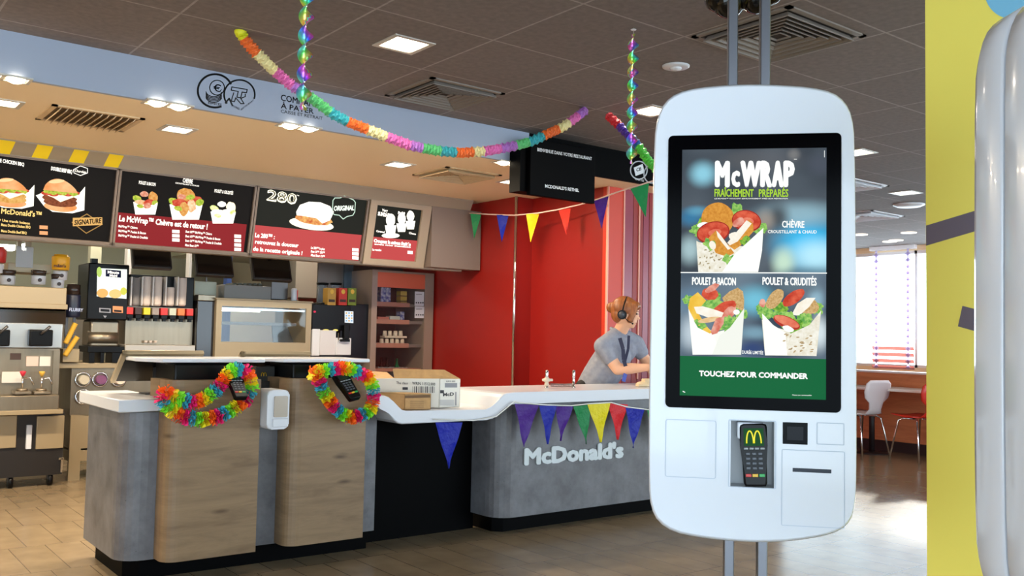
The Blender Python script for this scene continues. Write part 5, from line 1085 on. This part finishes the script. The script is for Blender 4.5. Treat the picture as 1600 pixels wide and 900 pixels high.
gp = [(375,50),(384,64),(400,82),(428,110),(455,133),(480,148),(500,163),(520,178),(543,190),(573,202),(605,214),(640,227),(680,235),(720,239),(760,236),(800,229),(830,221),(852,211),(880,198),(897,186),(915,172)]
sg = [(382,'lemon'),(403,'orange'),(430,'cream'),(457,'pink'),(485,'lilac'),(516,'green'),(544,'teal'),(575,'orange'),(604,'cream'),(641,'pink'),(659,'lilac'),(688,'green'),(713,'teal'),(741,'orange'),(756,'cream'),(783,'pink'),(806,'lilac'),(826,'green'),(849,'teal'),(871,'orange'),(889,'cream'),(903,'pink'),(999,'lilac')]
g_, P = garland(gp, 4.60, 6.0, sg, .031, 'long pastel paper garland sagging across the ceiling above the counter')
b = MB(); q0 = onD(366,46,4.6); b.ell(P[0], .028, M('party_yellow', (226,222,30), .5), 10); b.tube([P[0], q0, (q0.x,q0.y,ZC)], .004, 6, M('red_string', (120,40,40), .6)); tag(b.build('garland_hook'), 'yellow knot with red string at the left garland end', 'hook')
g_, P = garland([(950,180),(968,197),(985,214),(1000,232),(1012,250),(1035,275),(1065,290)], 6.0, 5.6, [(968,'red'),(985,'violet'),(998,'blue'),(1040,'lime'),(1070,'red')], .03, 'short rainbow paper garland disappearing behind the kiosk')
# foil spirals
def foil():
    if 'rainbow_foil' in MC: return MC['rainbow_foil']
    m, nt, b = newmat('rainbow_foil'); L = nt.links; N = nt.nodes
    uvn = N.new('ShaderNodeAttribute'); uvn.attribute_name = 'hue'
    hs = N.new('ShaderNodeCombineColor'); hs.mode = 'HSV'; L.new(uvn.outputs['Fac'], hs.inputs[0]); hs.inputs[1].default_value = .8; hs.inputs[2].default_value = .85
    L.new(hs.outputs[0], b.inputs['Base Color']); b.inputs['Metallic'].default_value = .75; b.inputs['Roughness'].default_value = .28
    MC['rainbow_foil'] = m; return m
def spiral(px, py0, py1, D, w, pitch, label, string_to):
    top = onD(px, py0, D); bot = onD(px, py1, D); t = thing('foil_spiral', label, 'spiral decoration', bot); h = (top-bot).length
    b = MB(); hl = b.bm.verts.layers.float.new('hue'); n = int(h/pitch*22); m_ = 6; rows = []
    for i in range(n+1):
        z = h*i/n; a = 2*PI*z/pitch/2*1.0; env = min(1, (h-z)/(pitch*1.2)+.35)*min(1, z/(pitch*.5)+.4); row = []
        for j in range(m_+1):
            s = (j/m_-.5)*2; r = s*w*env*abs(math.sin(a*1.0))**.25 if False else s*w*env
            v = b.bm.verts.new((r*math.cos(a), r*math.sin(a), z + .25*pitch*abs(s)**2*0)); v[hl] = (z/pitch*.43 + s*.22) % 1.0; row.append(v)
        rows.append(row)
    k_ = b.mi(foil())
    for A_, B_ in zip(rows, rows[1:]):
        for j in range(m_): f = b.bm.faces.new((A_[j], A_[j+1], B_[j+1], B_[j])); f.material_index = k_; f.smooth = True
    b.build('foil_ribbon', t, world=False, fix=False)
    b = MB(); b.tube([(0,0,h), (0,0,ZC-bot.z)], .0012, 5, M('clear_string', (190,180,170), .4)); b.lathe([(.012,0),(.014,.002),(.012,.004)], (0,0,ZC-bot.z-.012), 12, m_plastic_white); b.build('string', t, world=False)
spiral(474, -40, 172, 3.1, .026, .066, 'rainbow foil spiral hanging over the words COMMANDE A PAYER', 0)
spiral(987, 50, 256, 4.4, .027, .066, 'rainbow foil spiral hanging left of the kiosk posts', 0)
# bunting
fc = {'purple': (66,20,124), 'blue': (12,28,150), 'green': (16,124,66), 'yellow': (222,204,20), 'amber': (236,190,20), 'red': (206,24,34), 'redp': (226,60,44)}
def fmat(c_): return M('foil_flag_'+c_, fc[c_], .3, bump=.5, scale=30, spec=.15)
def flag(root, A_, B_, T_, c_, off=0):
    """A_,B_ top corners, T_ tip"""
    b = MB(); n = 6; m = fmat(c_); N_ = (B_-A_).cross(T_-A_).normalized(); k_ = b.mi(m); ph = random.random()*6; rows = []
    for i in range(n+1):
        f = i/n; w = max(.02, 1-f); mid = lerp((A_+B_)/2, T_, f); row = []
        for j in range(5):
            s = j/4-.5; p = mid+(B_-A_)*s*w + N_*(.006*math.sin(ph+i*1.3+j*.9)*(.3+f)+off); row.append(b.bm.verts.new(p))
        rows.append(row)
    for R_, S_ in zip(rows, rows[1:]):
        for j in range(4): f_ = b.bm.faces.new((R_[j], R_[j+1], S_[j+1], S_[j])); f_.material_index = k_; f_.smooth = True
    return b.build('flag', root, fix=False)
YB = 4.345
t = thing('bunting', 'row of shiny coloured pennants strung along the grey counter front', 'bunting', onY(900, 700, YB))
cord = M('white_cord', (224,224,220), .5)
cp = [(676,655),(740,657),(775,651),(803,628),(820,630),(855,633),(893,634),(920,631),(955,629),(980,636),(1012,640),(1040,640)]
b = MB(); b.tube([onY(x, y, YB-.004) for x, y in cp], .004, 6, cord); b.build('cord', t)
for i, (x0, y0, x1, y1, tx, ty, c_) in enumerate(((680,660,723,660,701,732,'blue'),(804,631,842,633,818,698,'purple'),(842,634,869,634,855,694,'blue'),(868,635,896,635,876,689,'purple'),(895,635,923,632,916,694,'green'),(917,631,953,629,938,691,'yellow'),(950,630,981,632,965,687,'red'),(977,637,1007,640,989,700,'blue'),(1010,640,1040,641,1026,700,'green'))):
    flag(t, onY(x0,y0,YB), onY(x1,y1,YB), onY(tx,ty,YB), c_, -.002*(i % 3))
cp = [(733,333),(765,335),(803,336.5),(840,333),(870,328),(905,320),(935,311),(965,300),(1000,289),(1035,278)]
P = path3(cp, 8.6, 7.1); t = thing('bunting', 'pennant string sagging across the red wall below the black sign', 'bunting', P[4])
b = MB(); b.tube(P, .006, 6, M('pale_pink_cord', (236,206,196), .5)); b.build('cord', t)
def dep(x): f = (x-733)/302; return 1/lerp(1/8.6, 1/7.1, f)
for x0, y0, x1, y1, tx, ty, c_ in ((735,334,752,335,741,373,'green'),(776,335.5,795,336,784,378,'blue'),(822,334.5,843,333,829,378,'amber'),(873,329,892,325,885,367,'redp'),(928,314,951,306.5,940,357,'purple'),(985,295,1014,286,1009,339,'green')):
    d = dep((x0+x1)/2); flag(t, onD(x0,y0,d), onD(x1,y1,d), onD(tx,ty,d), c_)
# flower garlands on the ordering stations
lc = [(250,110,30),(238,214,30),(140,232,60),(70,176,200),(236,40,120)]
def lei(px, label, Y=4.33):
    P = [onY(x, y, Y) for x, y in px]; P.append(P[0]); Q = resample(P, .0105); t = thing('flower_garland', label, 'flower garland', P[0])
    b = MB()
    for i, p in enumerate(Q):
        tt_ = (Q[(i+1) % len(Q)]-Q[i-1]).normalized(); u = tt_.cross(Vector((0,1,0))).normalized(); v = Vector((0,1,0)); c_ = lc[(i//3) % 5]
        m = M('petal_%d_%d_%d' % c_, c_, .6, spec=.2); n = 7; a0 = random.random()*6
        for k in range(n):
            a = a0+2*PI*k/n; R_ = random.uniform(.030,.042); wd = .5; e = tt_*random.uniform(-.012,.012)
            d1 = u*math.cos(a-wd)+v*math.sin(a-wd); d2 = u*math.cos(a)+v*math.sin(a); d3 = u*math.cos(a+wd)+v*math.sin(a+wd)
            b.face([p, p+d1*R_*.6+e*.6, p+(d1+d2).normalized()*R_*.95+e, p+d2*R_*1.04+tt_*.006, p+(d2+d3).normalized()*R_*.95-e*.5, p+d3*R_*.6-e*.4], m)
    b.build('petals', t, fix=False)
    b = MB(); b.tube(Q, .003, 5, M('string_coral', (240,110,90), .6), closed=False); b.build('string', t)
lei([(258,612),(270,620),(290,626),(305,629),(320,624),(332,614),(342,606),(350,592),(358,582),(370,577),(384,580),(391,592),(393,606),(386,622),(373,634),(358,643),(342,651),(322,655),(303,655),(283,650),(266,641),(256,630),(250,620)], 'bright flower garland looped over the left wooden station front')
lei([(487,583),(500,581),(518,577),(532,575),(548,577),(562,582),(574,588),(581,600),(584,615),(583,632),(576,644),(562,650),(549,653),(536,648),(524,638),(514,625),(505,611),(499,598),(495,588)], 'bright flower garland looped over the right wooden station front')
# ============================================================ DINING AREA BEYOND THE KIOSK
XP = 9.68
t = thing('dining_partition', 'low reddish wood partition with pale sill below the blinds', 'partition', (XP, 4.0, 0))
b = MB(); b.box(XP, XP+.10, 1.5, 9.5, .12, .872, m_wood_red); b.build('panel', t)
b = MB(); b.box(XP+.02, XP+.10, 1.5, 9.5, 0, .12, M('dark_plinth', (40,26,26), .6)); b.build('plinth', t)
b = MB(); b.box(XP-.02, XP+.13, 1.5, 9.5, .872, .895, M('pale_sill', (214,206,206), .3), .004); b.build('sill', t)
# tables
yA, yB_ = onX(1341, 610, XP-.35).y, onX(1446, 612, XP-.35).y
t = thing('dining_table', 'long pale table top against the wood partition behind the two chairs', 'table', (XP-.3, 5.0, 0))
b = MB(); b.box(XP-.55, XP-.03, 4.2, 6.6, .70, .725, M('table_top_white', (224,218,216), .3), .004); b.build('tabletop', t)
for y in (4.7, 5.55, 6.3):
    b = MB(); b.cyl((XP-.28, y, .012), (XP-.28, y, .70), .03, m=M('dark_leg', (34,24,26), .5)); b.lathe([(.2,0),(.19,.012),(.03,.02)], (XP-.28, y, 0), 20, M('dark_leg')); b.build('leg', t)
def chair(name_label, px_front, mat_, rz, X, Yc):
    t = thing('dining_chair', name_label, 'chair', (X, Yc, 0), rz)
    # local: chair faces +x ; one bent plywood shell, seat then back
    prof = [(.20,.455,.175),(.12,.45,.20),(.0,.44,.205),(-.10,.442,.185),(-.155,.462,.12),(-.185,.51,.085),(-.20,.58,.10),(-.205,.63,.165),(-.215,.70,.185),(-.235,.78,.175),(-.245,.815,.13)]
    b = MB(); k_ = b.mi(mat_); rows = []
    for side in (0, 1):
        R_ = []
        for (x, z, w) in prof:
            nx, nz = (0, .011) if x > -.12 else (.011, 0)
            R_.append([b.bm.verts.new((x+nx*side, w*s, z+nz*side + (.012*abs(s)**2 if x > -.12 else 0))) for s in (-1,-.6,-.2,.2,.6,1)])
        rows.append(R_)
    for R_, rev in ((rows[0], 0), (rows[1], 1)):
        for A_, B_ in zip(R_, R_[1:]):
            for j in range(5):
                f = b.bm.faces.new((A_[j], A_[j+1], B_[j+1], B_[j])); f.smooth = True; f.material_index = k_
    lo, hi = rows
    for i in range(len(prof)-1):
        for j in (0, 5): f = b.bm.faces.new((lo[i][j], lo[i+1][j], hi[i+1][j], hi[i][j])); f.material_index = k_
    for i in (0, -1):
        for j in range(5): f = b.bm.faces.new((lo[i][j], lo[i][j+1], hi[i][j+1], hi[i][j])); f.material_index = k_
    b.build('shell', t, world=False)
    for sx, sy in ((1,1),(1,-1),(-1,1),(-1,-1)):
        b = MB(); b.tube([(0, sy*.06, .432), (sx*.09, sy*.12, .432), (sx*.125, sy*.15, .41), (sx*.20, sy*.20, .0)], .0095, 8, m_chrome); b.build('leg', t, world=False)
m_chw = M('white_plywood_shell', (214,204,206), .35); m_chr = M('red_plywood_shell', (214,50,34), .35)
chair('white moulded chair on chrome legs right of the kiosk', 0, m_chw, math.radians(78), 9.03, 5.45)
chair('red moulded chair on chrome legs half hidden by the yellow pillar', 0, m_chr, math.radians(74), 9.22, 4.92)
def tlmat(name, col=(255,255,255)):            # thin translucent fabric or slat
    if name in MC: return MC[name]
    m, nt, b = newmat(name); t_ = nt.nodes.new('ShaderNodeBsdfTranslucent'); t_.inputs[0].default_value = lin(col); b.inputs['Base Color'].default_value = lin(col)
    mx = nt.nodes.new('ShaderNodeMixShader'); mx.inputs[0].default_value = .75; nt.links.new(b.outputs[0], mx.inputs[1]); nt.links.new(t_.outputs[0], mx.inputs[2]); nt.links.new(mx.outputs[0], nt.nodes['Material Output'].inputs[0])
    MC[name] = m; return m
# venetian blind at the window
XB = 13.22
y0, y1 = onX(1363, 480, XB).y, onX(1428, 480, XB).y; zt_ = 2.64; zb = onX(1400, 576, XB).z
t = thing('window_blind', 'white ladder blind with rosy lower slats in the bright window', 'blind', (XB, (y0+y1)/2, zb))
bm_ = tlmat('blind_rose', (196,146,138)); bw_ = tlmat('blind_white', (250,248,250))
n = 19; 
for i in range(n):
    z = zb + (zt_-zb)*i/n + .02; b = MB()
    T_ = Matrix.Translation((XB, 0, z)) @ Matrix.Rotation(math.radians(60 if i < 4 else 0), 4, 'Y')
    b.box(-.03, .03, y1+.0, y0, -.002, .002, bm_ if i < 4 else bw_, mat=T_); b.build('slat', t)
for y in (onX(1371,480,XB).y, onX(1420.5,480,XB).y):
    b = MB(); b.face([(XB-.034,y-.016,zb),(XB-.034,y+.016,zb),(XB-.034,y+.016,zt_),(XB-.034,y-.016,zt_)], tlmat('blind_tape', (190,174,206)))
    for i in range(n):
        z = zb+(zt_-zb)*i/n+.02; b.face([(XB-.036,y,z+.035),(XB-.036,y-.05,z),(XB-.036,y,z-.035),(XB-.036,y+.05,z)], tlmat('blind_tape'))
    b.build('ladder_tape', t)
b = MB(); b.box(XB-.04, XB+.04, y1-.03, y0+.03, zt_, 2.70, bw_); b.build('head_rail', t)
# ============================================================ THE EMPLOYEE
def ball_chain(b, pts):                          # overlapping tapered segments, fused afterwards by a voxel remesh
    for (p, r), (q, s) in zip(pts, pts[1:]):
        p, q = Vector(p), Vector(q); b.cyl(p, q, r, s, 12); 
    for p, r in pts: b.ell(Vector(p), r, None, 12, None, 8)
def fused(b, name, parent, m, vox, sm=4):
    b.mats = [m]
    for f in b.bm.faces: f.material_index = 0
    o = b.build(name, parent); r = o.modifiers.new('r', 'REMESH'); r.mode = 'VOXEL'; r.voxel_size = vox; r.use_smooth_shade = True
    s_ = o.modifiers.new('s', 'SMOOTH'); s_.factor = .5; s_.iterations = sm; return o
DP = 6.95
def W(px, py, d=0): return onD(px, py, DP+d)
skin = M('skin', (232,178,146), .5, spec=.3); shirt_m = M('grey_shirt', (146,150,164), .75, col2=(132,136,152), scale=30); hair_m = M('auburn_hair', (134,74,36), .4, col2=(172,104,54), scale=60, stretch=(1,1,.3)); trou = M('black_trousers', (20,20,24), .7)
pel = W(922, 622, .05); t = thing('person', 'person in grey short-sleeved shirt and headset leaning over the counter', 'person', (pel.x, pel.y, 0))
hd = W(978, 489, -.05); nk = W(967, 522, 0); shR = W(941, 541, -.12); shL = W(993, 537, .10); el = W(965, 577, -.16); wr = W(1014, 574, -.20); elL = W(1008, 562, .10); wrL = W(1020, 584, -.05)
ch = W(958, 558, .0); wa = W(936, 592, .02)
body = MB()
ball_chain(body, [(pel, .13), (wa, .115), (ch, .125), (nk, .055), (hd+Vector((0,0,-.06)), .052)])
ball_chain(body, [(shR, .055), (el, .043), (lerp(el, wr, .4), .042), (wr, .027)]); ball_chain(body, [(shL, .052), (elL, .042), (wrL, .027)])
ball_chain(body, [(nk, .05), (shR, .055)]); ball_chain(body, [(nk, .05), (shL, .052)])
fdir = (RT*.96 - FW*.28); fdir.z = 0; fdir.normalize(); fdir = (fdir + Vector((0,0,-.18))).normalized(); side = fdir.cross(Vector((0,0,1))).normalized(); hup = side.cross(fdir)
rotm = Matrix((fdir, -side, hup)).transposed()
body.ell(hd, (.095,.073,.105), None, 20, rotm, 14); body.ell(hd+fdir*.035-hup*.05, (.058,.052,.058), None, 16, rotm)   # skull, jaw
body.ell(hd+fdir*.062-hup*.088, (.024,.022,.018), None, 10, rotm)                                        # chin
body.ell(hd+fdir*.098-hup*.022, (.020,.011,.013), None, 10, rotm); body.ell(hd+fdir*.088-hup*.004, (.012,.009,.022), None, 10, rotm)   # nose
body.ell(hd+fdir*.082-hup*.054, (.014,.022,.007), None, 10, rotm); body.ell(hd+fdir*.080-hup*.067, (.014,.020,.008), None, 10, rotm)   # lips
for s_ in (-1, 1): body.ell(hd+side*s_*.074-hup*.012-fdir*.004, (.018,.008,.030), None, 10, rotm); body.ell(hd+fdir*.074+side*s_*.03+hup*.022, (.014,.018,.008), None, 8, rotm)
def hand(w, d, palmn, curl):
    d = d.normalized(); sd = d.cross(palmn).normalized(); palm = w+d*.045
    ball_chain(body, [(w, .026), (w+d*.03, .027)])
    rm = Matrix((d, sd, d.cross(sd))).transposed(); body.ell(palm, (.048,.040,.016), None, 12, rm)
    for i, (o_, ln) in enumerate(((.030,.066),(.011,.075),(-.009,.070),(-.028,.054))):
        b0 = palm+d*.036+sd*o_; d1 = (d-palmn*curl*.4).normalized(); d2 = (d-palmn*curl*1.2).normalized(); d3 = (d-palmn*curl*2.2).normalized()
        ball_chain(body, [(b0, .0095), (b0+d1*ln*.42, .0088), (b0+d1*ln*.42+d2*ln*.32, .0082), (b0+d1*ln*.42+d2*ln*.32+d3*ln*.26, .0072)])
    th = palm-d*.02+sd*.036; t1 = (d*.6+sd*.8).normalized(); ball_chain(body, [(th, .012), (th+t1*.032, .0105), (th+t1*.032+(d*.9+sd*.25-palmn*.3).normalized()*.028, .009)])
hand(wr, (wr-el)+Vector((0,0,-.05)), Vector((0,0,1)), .45); hand(wrL, (wrL-elL).normalized()*.6+fdir*.5-Vector((0,0,.2)), Vector((0,0,1)), .5)
for s_, pp_ in ((1, W(915, 640, -.08)), (-1, W(930, 640, .12))):
    hip = Vector((pp_.x, pp_.y, pel.z-.05)); foot = Vector((hip.x-.05*s_, hip.y+.12, .06)); kn = (hip+foot)/2+fdir*.05
    ball_chain(body, [(hip, .085), (kn, .055), (foot, .04)]); body.ell(foot+fdir*.07+Vector((0,0,-.02)), (.12,.04,.04), None, 10, rotm)
fused(body, 'body', t, skin, .0065, 5)
sh = MB()
ball_chain(sh, [(pel+Vector((0,0,-.02)), .150), (wa, .140), (lerp(wa, ch, .5), .142), (ch, .140), (lerp(ch, nk, .6), .10)])
ball_chain(sh, [(lerp(nk, shR, .15), .066), (shR, .066), (lerp(shR, el, .50), .060)]); ball_chain(sh, [(lerp(nk, shL, .15), .064), (shL, .070), (lerp(shL, elL, .55), .060)])
sh.ell(lerp(ch, shR, .45), .10, None, 12); sh.ell(lerp(ch, shL, .5), .095, None, 12)
fused(sh, 'shirt', t, shirt_m, .009, 4)
cl = MB(); n0 = nk+Vector((0,0,.012)); cdir = fdir
for s_ in (-1, 1): cl.face([n0-cdir*.055+Vector((0,0,.02)), n0+side*s_*.062+Vector((0,0,.005)), n0+side*s_*.070+cdir*.04+Vector((0,0,-.055)), n0+side*s_*.015+cdir*.085+Vector((0,0,-.055)), n0+side*s_*.02+cdir*.07], shirt_m)
cl.tube([n0+(cdir*math.cos(a)+side*math.sin(a))*.062+Vector((0,0,.0-.02*math.cos(a))) for a in [2*PI*k/16 for k in range(16)]], .012, 8, shirt_m, closed=True); cl.build('collar', t)
tr_ = MB(); ball_chain(tr_, [(pel+Vector((0,0,-.08)), .145), (pel+Vector((0,0,-.12)), .14)])
for s_, pp_ in ((1, W(915, 640, -.08)), (-1, W(930, 640, .12))):
    hip = Vector((pp_.x, pp_.y, pel.z-.05)); foot = Vector((hip.x-.05*s_, hip.y+.12, .08)); kn = (hip+foot)/2+fdir*.05; ball_chain(tr_, [(hip, .10), (kn, .072), (foot, .055)])
tr_.ell(W(912, 603, -.02), (.075,.06,.05), None, 10); fused(tr_, 'trousers', t, trou, .01, 3)
tie = MB(); fr0 = nk+fdir*.055; v1 = lerp(nk, ch, .9)+fdir*.15; v2 = W(972, 584, -.08); up_ = -RT
def lan(pts, w, m): 
    for a, c_ in zip(pts, pts[1:]): d_ = (c_-a).normalized(); q_ = d_.cross(FW).normalized()*w; tie.face([a-q_-FW*.02, c_-q_-FW*.02, c_+q_-FW*.02, a+q_-FW*.02], m)
dk = M('navy_tie', (28,34,66), .6)
lan([W(968,528,-.13), W(973,545,-.17), W(974,562,-.19), W(977,572,-.20)], .014, dk); lan([W(982,524,-.10), W(981,545,-.15), W(975,568,-.19)], .010, dk)
tie.prism(rpoly(-.018, .018, -.03, .03, .004), 0, .004, 'Y', M('blue_badge', (30,60,170), .4), 0, Matrix.Translation(W(976, 590, -.20)) @ Matrix.Rotation(.35, 4, 'Y')); tie.build('lanyard', t)
ha = MB(); ha.ell(hd+hup*.028-fdir*.018, (.104,.084,.098), None, 20, rotm, 14); ha.ell(hd-fdir*.115+hup*.02, (.042,.038,.042), None, 14, rotm); ha.ell(hd-fdir*.04-hup*.02, (.07,.078,.07), None, 14, rotm)
for k in range(6): ha.ell(hd+fdir*(.052-.004*k)-side*0+hup*(.055-.020*k)+(-FW)*(.052+.002*k), (.028,.016,.026), None, 10, rotm)
ha.ell(hd+fdir*.055+hup*.065, (.048,.066,.036), None, 14, rotm)
fused(ha, 'hair', t, hair_m, .006, 3)
fc_ = MB()
for s_ in (-1, 1): fc_.ell(hd+fdir*.087+side*s_*.032+hup*.008, (.008,.012,.006), M('eye_dark', (40,28,24), .3), 8, rotm); fc_.ell(hd+fdir*.087+side*s_*.033+hup*.028, (.006,.016,.004), hair_m, 8, rotm)
fc_.ell(hd+fdir*.092-hup*.060, (.004,.017,.004), M('mouth', (150,60,56), .5), 8, rotm); fc_.build('face_features', t)
near = -1 if side.dot(FW) > 0 else 1
ear = hd+side*near*.082-hup*.018-fdir*.012
th_ = thing('headset', 'black headset with round ear pad on the employee head', 'headset', ear)
b = MB(); ax = side*near; b.cyl(ear, ear+ax*.022, .036, .032, 20, m_plastic_black); b.ell(ear+ax*.022, .024, M('headset_grey', (60,64,74), .4), 12); b.build('ear_cup', th_)
b = MB(); b.tube([hd+hup*(.122*math.sin(a))+side*near*(.094*math.cos(a))-fdir*.012 for a in [PI*k/14 for k in range(15)]], .005, 8, m_plastic_black); b.build('headband', th_)
b = MB(); b.tube([ear+ax*.012, ear+ax*.014+fdir*.05-hup*.035, ear+ax*.002+fdir*.088-hup*.05], .0028, 6, m_plastic_black); b.ell(ear+ax*.002+fdir*.09-hup*.05, .007, m_plastic_black, 8); b.build('microphone', th_)
